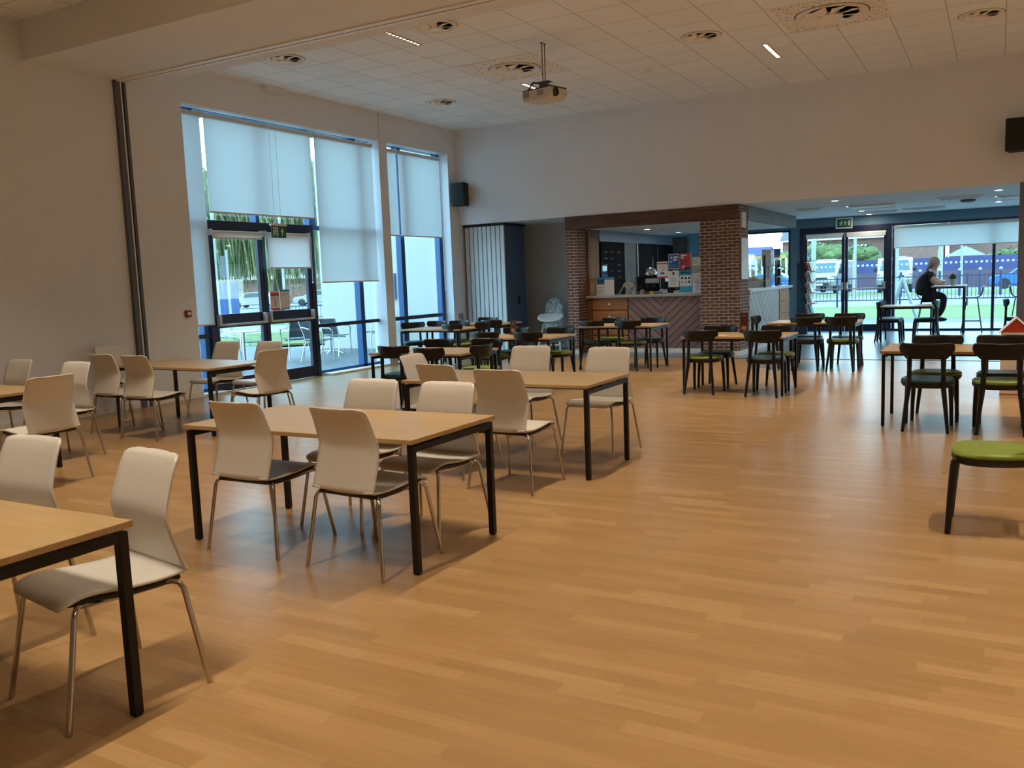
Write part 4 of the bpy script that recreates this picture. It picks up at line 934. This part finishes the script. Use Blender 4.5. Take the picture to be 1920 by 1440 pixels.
for x in (-.2, .22):
    for yy in (-.08, .2): MB().cyl((x, yy, 0), .015, .03).build('foot', 'black_plastic', t)
MB().tube([(-.36, .0, 0), (-.36, .0, .36)], .014, 10).tube([(-.44, 0, .37), (-.28, 0, .35)], .012, 10).sphere((-.36, 0, .38), .03).build('tap_column', 'steel', t, smooth=True)
t = empty('cup_tray', (-6.46, 16.15, 1.118)); tag(t, 'tilted cream plastic cup tray with two prongs beside the coffee machine', 'tray')
R_ = Matrix.Rotation(math.radians(35), 4, 'Y')
def rt(mb): mb.v = [tuple(R_ @ Vector(v)+Vector((0, 0, .06))) for v in mb.v]; return mb
rt(MB().box(-.09, .09, -.03, .03, .09, .15).box(-.05, .11, -.03, .03, .17, .22).box(-.08, .10, -.02, .02, .14, .18).box(.12, .17, -.03, .03, -.06, .03)).build('tray', 'cream_plastic', t, bevel=.01)
rt(MB().box(-.08, -.055, -.012, .012, -.10, .09).box(.055, .08, -.012, .012, -.14, .09)).build('prong', 'cream_plastic', t, bevel=.004)
for i, (x, yv, s, mm, l) in enumerate(((-6.20, 16.02, .045, 'cream_plastic', 'cream jug at the foot of the coffee machine'), (-6.02, 16.0, .05, 'cork', 'brown jug before the coffee machine'), (-5.72, 16.2, .05, 'steel', 'silver milk jug right of the coffee machine'), (-5.60, 16.1, .045, 'steel', 'smaller silver jug right of the coffee machine'), (-5.50, 16.3, .055, 'board_black', 'dark pot behind the silver jugs'))):
    t = MB().lathe([(s*.9, 0), (s, s*.6), (s*.8, s*1.5), (s*.65, s*1.7), (s*.7, s*1.9)], 18).build('jug', mm, loc=(x, yv, 1.118), smooth=True); tag(t, l, 'jug', 'jugs on the servery counter')
tag(bx('price_card', -5.87, -5.80, 15.99, 15.995, 1.118, 1.17, 'yellow'), 'small yellow card at the foot of the coffee machine', 'card')
tag(bx('cake_box', -5.42, -5.28, 16.05, 16.15, 1.118, 1.17, 'cream_plastic'), 'low cream tray under the white notice', 'tray')
# clock sign and picture on the column side
t = posterize('clock_sign', 'small white hanging sign on the side of the brick column', 'sign', 0, .24, 0, .26, 0, 'paper_white', [(.47, .1, .53, .9, 'print_grey'), (.3, .45, .7, .55, 'print_grey')], th=.03); t.rotation_euler = (0, 0, PI/2); t.location = (-3.965, 15.52, 2.26)
t = posterize('framed_picture', 'tall framed notice on the side of the brick column', 'picture', 0, .48, 0, .72, 0, 'partition_edge', [(.1, .1, .9, .9, 'partition_edge')], frame='brown_panel', th=.02); t.rotation_euler = (0, 0, PI/2); t.location = (-3.975, 15.48, 1.35)
# things on the side counter
t = empty('card_terminal', (-4.30, 16.45, 1.15)); tag(t, 'black till stand with tilted screen on the side counter', 'till')
bx('base', -.10, .12, -.12, .12, 0, .02, 'print_black', t, .004); MB().prism([(-.02, 0), (.03, 0), (-.04, .34), (-.09, .34)], -.12, .12, 'y').build('screen', 'steel', t, bevel=.004); bx('pole', -.01, .02, .10, .13, 0, .52, 'print_black', t)
t = empty('wire_basket', (-4.35, 17.9, 1.15)); tag(t, 'basket of wrapped snacks and fruit on the side counter', 'basket')
MB().lathe([(.16, 0), (.24, .14), (.25, .14), (.165, 0)], 24).build('basket', 'cream_plastic', t)
for k in range(14):
    a = random.uniform(0, 2*PI); r = random.uniform(0, .17); MB().sphere((r*math.cos(a), r*math.sin(a), random.uniform(.1, .19)), .045).build('snack', random.choice(['plant_green', 'yellow', 'menu_orange', 'cream_plastic']), t, smooth=True)
for k, (yy, l) in enumerate(((18.45, 'first glass jar on the side counter'), (18.62, 'second glass jar on the side counter'), (18.8, 'third glass jar on the side counter, nearest the napkin tower'))):
    t = MB().lathe([(.05, 0), (.055, .12), (.04, .15), (.045, .17)], 16).build('jar', 'side_worktop', loc=(-4.3, yy, 1.15), smooth=True); tag(t, l, 'jar', 'jars on the side counter')
t = empty('drinks_dispenser', (-4.35, 19.15, 1.15)); tag(t, 'tall pale dispenser column on the side counter', 'dispenser')
bx('column', -.06, .06, -.08, .08, 0, .62, 'aluminium', t, .01); bx('hopper', -.10, .10, -.16, .16, .42, .78, 'side_worktop', t, .02)
t = empty('snack_stand', (-4.25, 19.55, 1.15)); tag(t, 'black snack stand with white tags at the end of the side counter', 'stand')
bx('back_panel', -.02, .0, -.10, .12, 0, .55, 'rack_black', t); 
for k in range(3): bx('shelf', .0, .09, -.10, .12, .02+.19*k, .04+.19*k, 'rack_black', t); 
for k in range(2): MB().cyl((.095, .03, .14+.21*k), .03, .006, axis='x').build('tag', 'paper_white', t)
for k in range(3): MB().lathe([(.035, 0), (.035, .12), (.02, .14)], 12, (.045, -.02+.03*(k % 2), .04+.19*k)).build('packet', 'menu_red', t)
MB().prism([(-.12, .60), (.06, .60), (.09, .80), (-.10, .80)], -.03, -.02, 'y').build('header_card', 'print_blue', t)
# leaflet rack
t = empty('leaflet_rack', (-3.92, 20.25, 0)); tag(t, 'tall dark leaflet rack with magazines beside the far doors', 'rack')
bx('back_board', -.05, .17, .02, .08, 0, 1.62, 'rack_black', t); bx('side_poster', -.05, .16, -.005, .015, .05, 1.58, 'rack_poster', t); bx('base', -.08, .34, -.12, .30, 0, .04, 'rack_black', t, .01)
for k in range(6):
    z = .22+.235*k
    MB().prism([(.17, z), (.36, z+.02), (.36, z+.05), (.17, z+.03)], -.08, .28, 'y').build('tray', 'side_worktop', t)
    for j in range(3): 
        q = MB().prism([(.20+.04*j, z+.04), (.212+.04*j, z+.04), (.15+.04*j, z+.24), (.138+.04*j, z+.24)], -.06, .24, 'y').build('magazine', ['paper_white', 'house_white', 'print_black', 'sign_cream', 'house_white', 'print_teal', 'paper_white', 'print_red'][(k*3+j*5) % 8], t)
MB().tube([(-.05, .05, 1.62), (-.05, .05, 1.66), (.34, .05, 1.66)], .008, 6).build('top_rail', 'rack_black', t)
# folded partition
t = empty('folding_partition', (-9.77, 15.60, 0)); tag(t, 'stack of folded blue-grey partition panels with pale edges, in the alcove', 'partition')
for k in range(9):
    x0 = .01+k*.105
    p = bx('panel', x0, x0+.095, .03, .86, .03, 2.60, 'partition_face', t, .002)
    bx('edge_profile', x0+.004, x0+.090, .0, .03, .03, 2.60, 'partition_edge', p, .004)
bx('track_cover', -.02, .97, -.01, .88, 2.60, 2.64, 'slot_black', t); MB().box(.951, .965, .50, .56, .98, 1.16).build('recessed_handle', 'slot_black', t)
# high chair
t = empty('high_chair', (-8.16, 16.35, 0), math.radians(190)); tag(t, 'white high chair with patterned padded back in the alcove', 'high chair')
MB().grid(shell_rows([(.16, .50), (.05, .48), (-.10, .49), (-.17, .56), (-.21, .80), (-.25, 1.06)], lambda s: .17+.04*math.sin(PI*min(1, s*1.1)), 50, lambda u, s: (.07*u*u, .03*u*u*(1-s)), .16)).build('padded_seat', 'print_fabric', t, smooth=True, solid=.035)
n = 28; ring = []
T = MB(); op = []
for k in range(n):
    a = 2*PI*k/n; op.append((.27*math.copysign(abs(math.cos(a))**.8, math.cos(a)), .17+.17*math.copysign(abs(math.sin(a))**.9, math.sin(a))-(.05 if math.sin(a) < -.3 and abs(math.cos(a)) < .7 else 0)*(-1)))
RT = Matrix.Translation((0, .17, .70)) @ Matrix.Rotation(math.radians(-32), 4, 'X') @ Matrix.Translation((0, -.17, -.675))
T.prism(op, .655, .69, 'z'); T.v = [tuple(RT @ Vector(v)) for v in T.v]; T.build('tray', 'white_plastic', t, bevel=.012)
T2 = MB().prism([(x*.84, .17+(y_-.17)*.82) for x, y_ in op], .689, .695, 'z'); T2.v = [tuple(RT @ Vector(v)) for v in T2.v]; T2.build('tray_insert', 'partition_edge', t)
for sx in (-1, 1):
    MB().tube([(sx*.17, .10, .52), (sx*.20, .20, .3), (sx*.25, .34, 0)], .017, 10).build('leg', 'white_plastic', t, smooth=True); MB().tube([(sx*.17, -.08, .52), (sx*.21, -.22, .3), (sx*.25, -.32, 0)], .017, 10).build('leg', 'white_plastic', t, smooth=True)
    MB().tube([(sx*.19, -.18, .70), (sx*.20, .05, .66), (sx*.20, .22, .66)], .016, 8).build('arm', 'white_plastic', t, smooth=True)
MB().tube([(-.22, .30, .12), (.22, .30, .12)], .014, 8).build('crossbar', 'white_plastic', t); bx('foot_rest', -.14, .14, .22, .34, .26, .275, 'white_plastic', t)
MB().lathe([(.19, .46), (.21, .52), (.20, .56)], 24).build('seat_base', 'partition_edge', t, smooth=True)
# notices taped on the right patio door
t = posterize('notice', 'red and white notice taped inside the right patio door pane', 'notice', 0, .20, 0, .30, 0, 'paper_white', [(.05, .75, .95, .92, 'print_red'), (0, 0, 1, .10, 'print_red'), (.45, .2, .55, .5, 'print_red')]+lines(.1, .9, .52, .70, 3)); t.rotation_euler = (0, 0, PI/2); t.location = (GX+.006, 10.165, 1.15)
t = posterize('notice', 'white notice with blue top taped inside the right patio door pane', 'notice', 0, .22, 0, .32, 0, 'paper_white', [(0, .9, 1, 1, 'print_skyblue'), (.1, .02, .8, .06, 'print_skyblue')]+lines(.1, .9, .72, .84, 2)); t.rotation_euler = (0, 0, PI/2); t.location = (GX+.006, 10.375, 1.15)
# ================================================================ OUTDOORS
def flat(name, poly, z, m, kind='structure', label=None, cat=None):
    o = MB().prism(poly, z-.05, z, 'z').build(name, m); o['kind'] = kind
    if label: tag(o, label, cat)
    return o
flat('ground', [(-160, -60), (120, -60), (120, 200), (-160, 200)], -.10, 'asphalt')
flat('paving', [(-10.15, YF+.1), (60, YF+.1), (60, 25.0), (-10.15, 25.0)], -.012, 'paving_pale')
flat('kerb', [(-10.15, 25.0), (60, 25.0), (60, 27.0), (-10.15, 27.0)], -.010, 'kerb_grey')
flat('grass', [(-10.15, 27.0), (60, 27.0), (60, 35.6), (-10.15, 35.6)], -.005, 'grass', 'stuff', 'green lawn strip outside the far doors', 'grass')
flat('path', [(-10.15, 35.6), (60, 35.6), (60, 47), (-10.15, 47)], -.02, 'asphalt')
flat('verge_grass', [(-20, 50), (60, 50), (60, 56), (-20, 56)], -.01, 'grass', 'stuff', 'narrow grass verge beyond the railings', 'grass')
flat('kerb', [(-20, 47), (60, 47), (60, 47.6), (-20, 47.6)], .04, 'paving_pale')
flat('patio', [(-17.0, 0), (-10.12, 0), (-10.12, 16.6), (-17.0, 16.6), (-17.6, 17.6), (-21, 19.5), (-30, 10), (-25, -4)], -.02, 'patio_slabs')
# lawn on the left: curved band, then pale path, then more lawn
def band(r0, r1, z, name, m, a0=35, a1=62, **k):
    n = 14; P1 = [(-r0*math.sin(math.radians(a0+(a1-a0)*i/n)), r0*math.cos(math.radians(a0+(a1-a0)*i/n))) for i in range(n+1)]
    P2 = [(-r1*math.sin(math.radians(a0+(a1-a0)*i/n)), r1*math.cos(math.radians(a0+(a1-a0)*i/n))) for i in range(n+1)]
    return flat(name, P1+P2[::-1], z, m, **k)
band(24.6, 31.5, -.008, 'lawn', 'grass', kind='stuff', label='green lawn beyond the patio tables', cat='grass')
band(31.5, 38.5, -.012, 'path', 'paving_pale'); band(38.5, 44.5, -.010, 'lawn', 'grass', kind='stuff', label='second strip of lawn before the blue fence', cat='grass')
# white rendered wing outside the right-hand windows
t = empty('building_wing', (0, 0, 0)); tag(t, 'white rendered building wing outside the right-hand windows', 'building')
bx('wall', -14.65, -10.14, 16.62, 17.2, -.05, 4.6, 'render_white', t); bx('pilaster', -10.75, -10.30, 16.55, 16.62, -.05, 4.6, 'render_lilac', t); bx('window', -13.0, -12.35, 16.56, 16.62, 1.15, 1.75, 'partition_face', t)
# bistro furniture
def make_bistro():
    t = empty('bistro_chair')
    MB().grid([[(x, y, .44+.01*abs(x)*4) for x in (-.20, 0, .20)] for y in (-.2, 0, .2)]).build('seat', 'bistro_weave', t, solid=.015)
    MB().grid([[(x, -.20-.11*v+.02*(abs(x)*5), .48+.34*v) for x in (-.19, -.1, 0, .1, .19)] for v in (0, .5, 1)]).build('backrest', 'bistro_weave', t, solid=.012)
    for sx in (-1, 1):
        MB().tube([(sx*.24, .22, 0), (sx*.24, .20, .45), (sx*.26, .19, .60), (sx*.27, .13, .66), (sx*.26, -.05, .67), (sx*.20, -.28, .72)], .0125, 8).build('front_leg_and_arm', 'steel', t, smooth=True)
        MB().tube([(sx*.23, -.30, 0), (sx*.20, -.18, .42), (sx*.19, -.22, .55), (sx*.19, -.33, .84)], .0125, 8).build('rear_leg', 'steel', t, smooth=True)
    MB().tube([(-.19, -.33, .84), (.19, -.33, .84)], .0125, 8).build('top_bar', 'steel', t); MB().tube([(-.22, .05, .41), (.22, .05, .41)], .010, 8).build('stretcher', 'steel', t)
    return t
BC = make_bistro(); g = 'aluminium patio chairs'
for x, y, r, l in ((-12.75, 14.85, 8, 'patio chair seen through the tall window right of the doors'), (-12.55, 16.0, 150, 'patio chair against the white wing'), (-12.35, 11.35, -35, 'patio chair behind the left door leaf, near side'), (-13.4, 13.0, 140, 'patio chair behind the left door leaf, far side of the round table'),
                   (-13.1, 13.95, 60, 'patio chair seen through the right door leaf, on the left'), (-12.1, 13.55, -75, 'patio chair seen through the right door leaf, on the right')):
    put(BC, x, y, r, l, 'patio chair', g, z=-.02)
def make_btable():
    t = empty('bistro_table'); MB().lathe([(.001, .70), (.34, .70), (.35, .71), (.34, .72), (.001, .72)], 36).build('table_top', 'aluminium', t, smooth=True)
    MB().cyl((0, 0, .03), .03, .67).build('pedestal', 'steel', t)
    for k in range(4):
        a = k*PI/2+.4; MB().tube([(0, 0, .06), (.16*math.cos(a), .16*math.sin(a), .05), (.28*math.cos(a), .28*math.sin(a), .0)], .02, 8, flat=.6).build('foot', 'steel', t)
    return t
BT_ = make_btable()
put(BT_, -13.35, 15.35, 0, 'round aluminium patio table near the white wing', 'patio table', 'round patio tables', z=-.02); put(BT_, -12.85, 12.25, 0, 'round aluminium patio table behind the left door leaf', 'patio table', 'round patio tables', z=-.02)
# railings in front of the far windows
def railing(label, x0, x1, y, z0=.22, z1=1.08, step=.13, m='railing_navy', name='railing', rot=None, loc=(0, 0, 0), grp='railing panels along the road'):
    t = empty(name, loc, rot or 0); tag(t, label, 'railing', grp)
    MB().box(x0, x1, y-.02, y+.02, z1-.04, z1).box(x0, x1, y-.02, y+.02, z0, z0+.04).build('rails', m, t)
    b = MB(); n = int((x1-x0)/step)
    for k in range(n): b.box(x0+k*step, x0+k*step+.018, y-.009, y+.009, z0, z1)
    b.build('bars', m, t); MB().box(x0-.03, x0+.03, y-.03, y+.03, -.05, z1+.06).build('post', m, t)
lb = ['outside the servery window', 'outside the left far door', 'outside the right far door', 'behind the seated person', 'behind the bar table', 'behind the empty stool', 'just beyond the right pier', 'farthest beyond the right pier']
for k in range(8): railing('dark blue railing panel '+lb[k], -12.0+2.2*k, -9.8+2.2*k, 35.2)
for i, (x, y, l) in enumerate(((-1.95, 34.0, 'outside between the person and the plant'), (.05, 34.0, 'outside right of the empty bar stool'))):
    pass
def column(name, label, cat, x, y, h, r, m, grp=None, cap=None):
    t = empty(name, (x, y, -.05)); tag(t, label, cat, grp); MB().cyl((0, 0, 0), r, h, 14).build('shaft', m, t, smooth=True)
    if cap: MB().sphere((0, 0, h), r*1.3).build('cap', cap, t, smooth=True)
    return t
for k in range(7): column('bollard', 'blue bollard with pale cap across the road, %s' % ['first from the person', 'second from the person', 'third from the person', 'fourth from the person', 'fifth from the person', 'sixth from the person', 'last before the pier'][k], 'bollard', -4.2+.85*k, 46.5, 1.25, .06, 'railing_navy', 'bollards across the road', 'lamppost')
for x, y, h, r, l in ((-8.9, 50, 9, .12, 'pale lamp post behind the left far door'), (-6.1, 45, 8, .07, 'thin pale pole behind the far door mullion'), (-4.55, 48, 7, .11, 'pale lamp post behind the left end of the far window'), (-2.55, 48, 6, .10, 'pale post behind the seated person'), (-1.7, 50, 6, .06, 'thin pale post above the potted plant'), (1.35, 52, 8, .16, 'thick pale lamp post near the right pier')):
    column('lamp_post', l, 'lamp post', x, y, h, r, 'lamppost', 'pale posts along the road')
for x, l in ((-7.1, 'orange marker post behind the right far door'), (-2.85, 'orange marker post behind the seated person')): column('marker_post', l, 'marker post', x, 52, 2.3, .07, 'marker_orange', 'orange marker posts')
# A-frame sign outside
t = empty('pavement_sign', (-2.35, 26.5, 0)); tag(t, 'pale A-frame pavement sign outside, left of the seated person', 'pavement sign')
MB().tube([(-.38, 0, 0), (0, 0, 1.15)], .045, 8).tube([(-.30, .25, 0), (0, .1, 1.15)], .03, 8).build('left_frame', 'lamppost', t); MB().tube([(.38, 0, 0), (0, 0, 1.15)], .045, 8).build('right_frame', 'lamppost', t)
# vehicles
def van(label, x, y, rz):
    t = empty('van', (x, y, -.02), rz); tag(t, label, 'van', 'white vans in the road')
    S = [(-2.3, .45), (-2.45, .75), (-2.35, 1.05), (-1.75, 1.22), (-1.15, 1.85), (-.8, 1.98), (2.3, 1.98), (2.4, 1.2), (2.4, .45)]
    MB().prism(S, -.92, .92, 'x').build('body', 'car_white', t, bevel=.06)
    MB().add([(-.78, -1.72, 1.27), (.78, -1.72, 1.27), (.68, -1.20, 1.83), (-.68, -1.20, 1.83)], [(0, 1, 2, 3)]).build('windscreen', 'car_glass', t, solid=.02)
    MB().box(-.5, .5, -2.43, -2.37, .82, .98).box(-.6, .6, -2.46, -2.40, .48, .66).build('grille', 'tyre', t)
    for sx in (-1, 1):
        MB().box(sx*.82-.1, sx*.82+.1, -2.36, -2.28, .88, 1.06).build('headlight', 'car_glass', t, bevel=.02); MB().box(sx*1.03-.1, sx*1.03+.1, -1.35, -1.25, 1.2, 1.4).build('mirror', 'tyre', t, bevel=.02)
        MB().box(sx*.925-.005, sx*.925+.005, -1.25, -.3, 1.25, 1.72).build('side_window', 'car_glass', t)
        for yy in (-1.55, 1.5): MB().cyl((sx*.80-.11, yy, .33), .33, .22, 24, axis='x').build('wheel', 'tyre', t)
    MB().box(-.6, .6, -.6, 1.4, 2.02, 2.06).build('roof_rack', 'steel', t); MB().box(-.26, .26, -2.475, -2.46, .52, .62).build('number_plate', 'paper_white', t)
van('white van behind the left far door, front towards us', -9.2, 57.0, math.radians(-6)); van('white van behind the frame left of the far window, front towards us', -5.35, 56.0, math.radians(4))
def car(label, x, y, rz, m='car_white', z=-.05):
    t = empty('car', (x, y, z), rz); tag(t, label, 'car', 'parked cars')
    MB().prism([(-2.1, .25), (-2.15, .6), (-1.9, .78), (-1.1, .88), (-.55, 1.33), (.7, 1.38), (1.5, .98), (2.1, .9), (2.15, .5), (2.1, .25)], -.85, .85, 'y').build('body', m, t, bevel=.06)
    MB().prism([(-.98, .90), (-.52, 1.27), (.66, 1.31), (1.3, .95)], -.865, .865, 'y').build('windows', 'car_glass', t)
    for xx in (-1.35, 1.3):
        for yy in (-1, 1): MB().cyl((xx, yy*.78-.1, .31), .31, .2, 20, axis='y').build('wheel', 'tyre', t)
for a in (('pale car parked behind the left patio door leaf', -57.5, 56.6, math.radians(20), 'car_white'), ('pale car half hidden behind the notices on the patio door', -53.5, 60.2, math.radians(35), 'car_white'), ('grey car behind the right edge of the patio doors', -48.8, 64.9, math.radians(30), 'car_grey'), ('blue car beyond the far window by the pier', 1.6, 58, 0, 'car_blue'), ('blue car seen over the side counter', -13.0, 57.5, 0, 'car_blue')): car(*a)
# hoarding, hedges, houses beyond the road
t = empty('hoarding', (0, 66, 0)); tag(t, 'long blue and purple hoarding across the road', 'hoarding'); bx('upper_boards', -12.7, 40, 0, .1, 1.05, 1.95, 'hoarding_purple', t); bx('lower_boards', -12.7, 40, -.02, .1, -.1, 1.05, 'hoarding_lower', t)
def bush(label, x, y, w, h, d=2.5, m='leaf', name='bush', seed=1, cat='bush', grp='trees and bushes beyond the road', z=0):
    r = random.Random(seed); t = empty(name, (x, y, -.05)); tag(t, label, cat, grp); b = MB()
    for k in range(70):
        a = r.uniform(0, 2*PI); e = r.uniform(0, 1); rr = r.uniform(.55, 1)**.5; s = r.uniform(.16, .30)*h*.6
        cx, cy, cz = math.cos(a)*rr*w/2*math.sqrt(1-(e*.8)**2), math.sin(a)*rr*d/2, z+h*.15+e*h*.72
        n = 8; b.sphere((cx, cy, cz), s, None, n, 6, (1.1+r.uniform(-.2, .3), 1, .8+r.uniform(-.2, .3)))
    vs0 = list(b.v)
    for k in range(1400):
        q = Vector(r.choice(vs0)); d_ = Vector((r.uniform(-1, 1), r.uniform(-1, .3), r.uniform(-.6, 1))).normalized(); s_ = d_.cross(Vector((.3, .2, 1))).normalized()*.07*h/3; q += Vector((r.uniform(-.12, .12), -r.uniform(0, .15), r.uniform(-.1, .12)))
        b.add([q, q+d_*.12*h/3+s_, q+d_*.24*h/3, q+d_*.12*h/3-s_], [(0, 1, 2, 3)])
    o = b.build('foliage', m, t); tx = bpy.data.textures.new('t', 'CLOUDS'); tx.noise_scale = .35; q = o.modifiers.new('d', 'DISPLACE'); q.texture = tx; q.strength = .25
    MB().cyl((0, 0, 0), .12, z+h*.5, 10).build('trunk', 'bark', t); return t
bush('round green bush behind the left far door', -11.3, 69, 2.6, 3.55, seed=2, d=1.5); bush('round green bush behind the right far door', -8.9, 69.5, 2.4, 3.1, seed=3, d=1.5); bush('green bush seen over the side counter', -15.0, 69, 2.6, 3.0, seed=4, d=1.5); bush('green bush above the hoarding near the right pier', .5, 70, 3.4, 2.5, seed=5, d=1.5)
def house(label, x0, x1, y, h, rh, roofm='roof_tile', wm='house_brick', gable=False, d=8, wins=(), rz=0):
    t = empty('house', ((x0+x1)/2, y, -.05), rz); tag(t, label, 'house', 'houses across the road'); w = (x1-x0)/2
    bx('wall', -w, w, 0, d, 0, h, wm, t)
    MB().prism([(-.4, h-.05), (d/2, h+rh), (d+.4, h-.05)], -w-.2, w+.2, 'x').build('roof', roofm, t)
    for (wx, wz) in wins: 
        q = bx('window', wx-.55, wx+.55, -.05, 0, wz, wz+1.1, 'white_plastic', t); bx('pane', wx-.45, wx-.03, -.07, -.05, wz+.1, wz+1.0, 'car_glass', q); bx('pane', wx+.03, wx+.45, -.07, -.05, wz+.1, wz+1.0, 'car_glass', q)
    bx('gutter', -w-.2, w+.2, -.5, -.4, h-.12, h, 'white_plastic', t)
house('brick house with slate roof behind the left far door', -19, -8.5, 90, 4.4, 3.2, wins=((-3, 2.6), (2, 2.6))); house('brick house with slate roof behind the right far door', -8, -4.6, 86, 5.2, 3, wins=((0, 3.6),)); house('long brick house behind the top of the far window', -4.2, 14, 92, 5.6, 3.4, wins=((-7, 3.8), (-4, 3.8), (-1, 3.8), (2, 3.8), (5, 3.8)))
house('house with dark solar-panelled roof seen over the side counter', -28, -18.9, 80, 1.9, 1.9, 'hoarding_purple')
t = empty('white_canopy', (-2.2, 72, 0)); tag(t, 'white gabled canopy roof behind the hoarding', 'canopy'); MB().prism([(-1.35, 2.05), (1.35, 2.05), (0, 2.75)], 0, 3, 'y').build('roof', 'gable_white', t); bx('post', -1.3, -1.2, .1, .2, -.1, 2.05, 'lamppost', t); bx('post', 1.2, 1.3, .1, .2, -.1, 2.05, 'lamppost', t)
t = empty('play_frame', (-17.5, 60, 0)); tag(t, 'long yellow wooden rail structure seen over the side counter', 'fence'); bx('top_rail', -5, 5, 0, .15, 2.28, 2.5, 'marker_orange', t); b = MB()
for k in range(26): b.box(-5+.4*k, -4.88+.4*k, .02, .12, 0, 2.3)
b.build('slats', 'cream_plastic', t)
# left view: brick building, blue container, fence, willow, poles
t = empty('brick_block', (-70, 71, 0), math.radians(45)); tag(t, 'low brick building with white eaves beyond the patio', 'building'); bx('wall', -30, 24, 0, 8, -.1, 2.6, 'house_brick', t); bx('eaves', -30.5, 24.5, -.6, 8, 2.6, 3.0, 'white_plastic', t); MB().prism([(-.6, 3.0), (4, 4.6), (8, 3.0)], -30.5, 24.5, 'x').build('roof', 'house_brick', t)
t = empty('blue_container', (-30.2, 26.9, 0), math.radians(45)); tag(t, 'bright blue corrugated container beyond the lawn', 'container'); b = MB()
b.box(-2.6, 1.25, 0, 2.2, 0, 1.85)
for k in range(19): b.box(-2.58+.2*k, -2.48+.2*k, -.04, 0, .05, 1.8)
b.build('body', 'fence_blue', t)
for k in range(4): railing('blue fence panel beyond the patio, %s' % ['left of the door mullion', 'behind the door notices', 'right of the door notices', 'behind the frame of the doors'][k], 0, 2.6, 0, .1, 1.5 if k else .7, .16, 'fence_blue', 'fence_panel', math.radians(45), (-30+1.84*k+.8, 28.8+1.84*k+.8, 0), 'blue fence panels')
sign_pole = None
for x, y, h, r, l in ((-24.4, 22.2, 5.5, .06, 'thick pale pole behind the left patio door leaf'), (-24.15, 22.5, 3.0, .045, 'shorter pale pole beside the thick one'), (-22.8, 23.86, 4.5, .045, 'pale pole behind the right patio door leaf')): pole_ = column('pole', l, 'pole', x, y, h, r, 'lamppost', 'pale poles beyond the patio') if h != 3.0 else None; sign_pole = column('pole', l, 'pole', x, y, h, r, 'lamppost', 'pale poles beyond the patio') if h == 3.0 else sign_pole
sb = MB().box(-.13, .13, -.03, .03, -.38, .38).build('sign', 'post_grey', sign_pole, loc=(-.07, -.07, 2.40)); sb.rotation_euler = (0, 0, math.radians(45))
# willow with hanging strands
t = empty('willow_tree', (-31.2, 32.2, 0)); tag(t, 'willow tree with long hanging strands beyond the patio doors', 'tree')
MB().tube([(0, 0, -.1), (.2, 0, 2.4), (-.2, .1, 4.2), (0, 0, 6.5)], [.36, .28, .24, .1], 12).build('trunk', 'bark', t, smooth=True)
b = MB(); r = random.Random(11)
for k in range(5200):
    a = r.uniform(0, 2*PI); rr = 5.6*math.sqrt(r.uniform(.02, 1)); x, y = rr*math.cos(a), rr*math.sin(a); z1 = 7.8-rr*rr*.085+r.uniform(-.6, .4); L = r.uniform(2.0, 5.2); sway = r.uniform(-1.9, 1.9)
    z0 = max(1.1+r.uniform(0, 1.3), z1-L); c_, s_ = math.cos(a+r.uniform(-1, 1)), math.sin(a+r.uniform(-1, 1)); w_ = r.uniform(.02, .06)
    for q in range(4):
        za, zb = z1+(z0-z1)*q/4, z1+(z0-z1)*(q+1)/4; xa, xb = x+sway*math.sqrt(q/4)*.5, x+sway*math.sqrt((q+1)/4)*.5; ww = w_*(1-.12*q)
        b.add([(xa-c_*ww, y-s_*ww, za), (xa+c_*ww, y+s_*ww, za), (xb+c_*ww*.7, y+s_*ww*.7, zb), (xb-c_*ww*.7, y-s_*ww*.7, zb)], [(0, 1, 2, 3)])
b.build('foliage', 'willow_leaf', t)
bush('large leafy tree behind the top of the patio doors', -76, 92, 16, 9, 6, seed=9, name='tree', cat='tree', z=1.0, m='leaf', grp='trees beyond the patio'); bush('leafy tree between doors and white wing', -36, 58, 8, 7, 5, seed=10, name='tree', cat='tree', z=1.5, grp='trees beyond the patio')
bpy.context.view_layer.update()
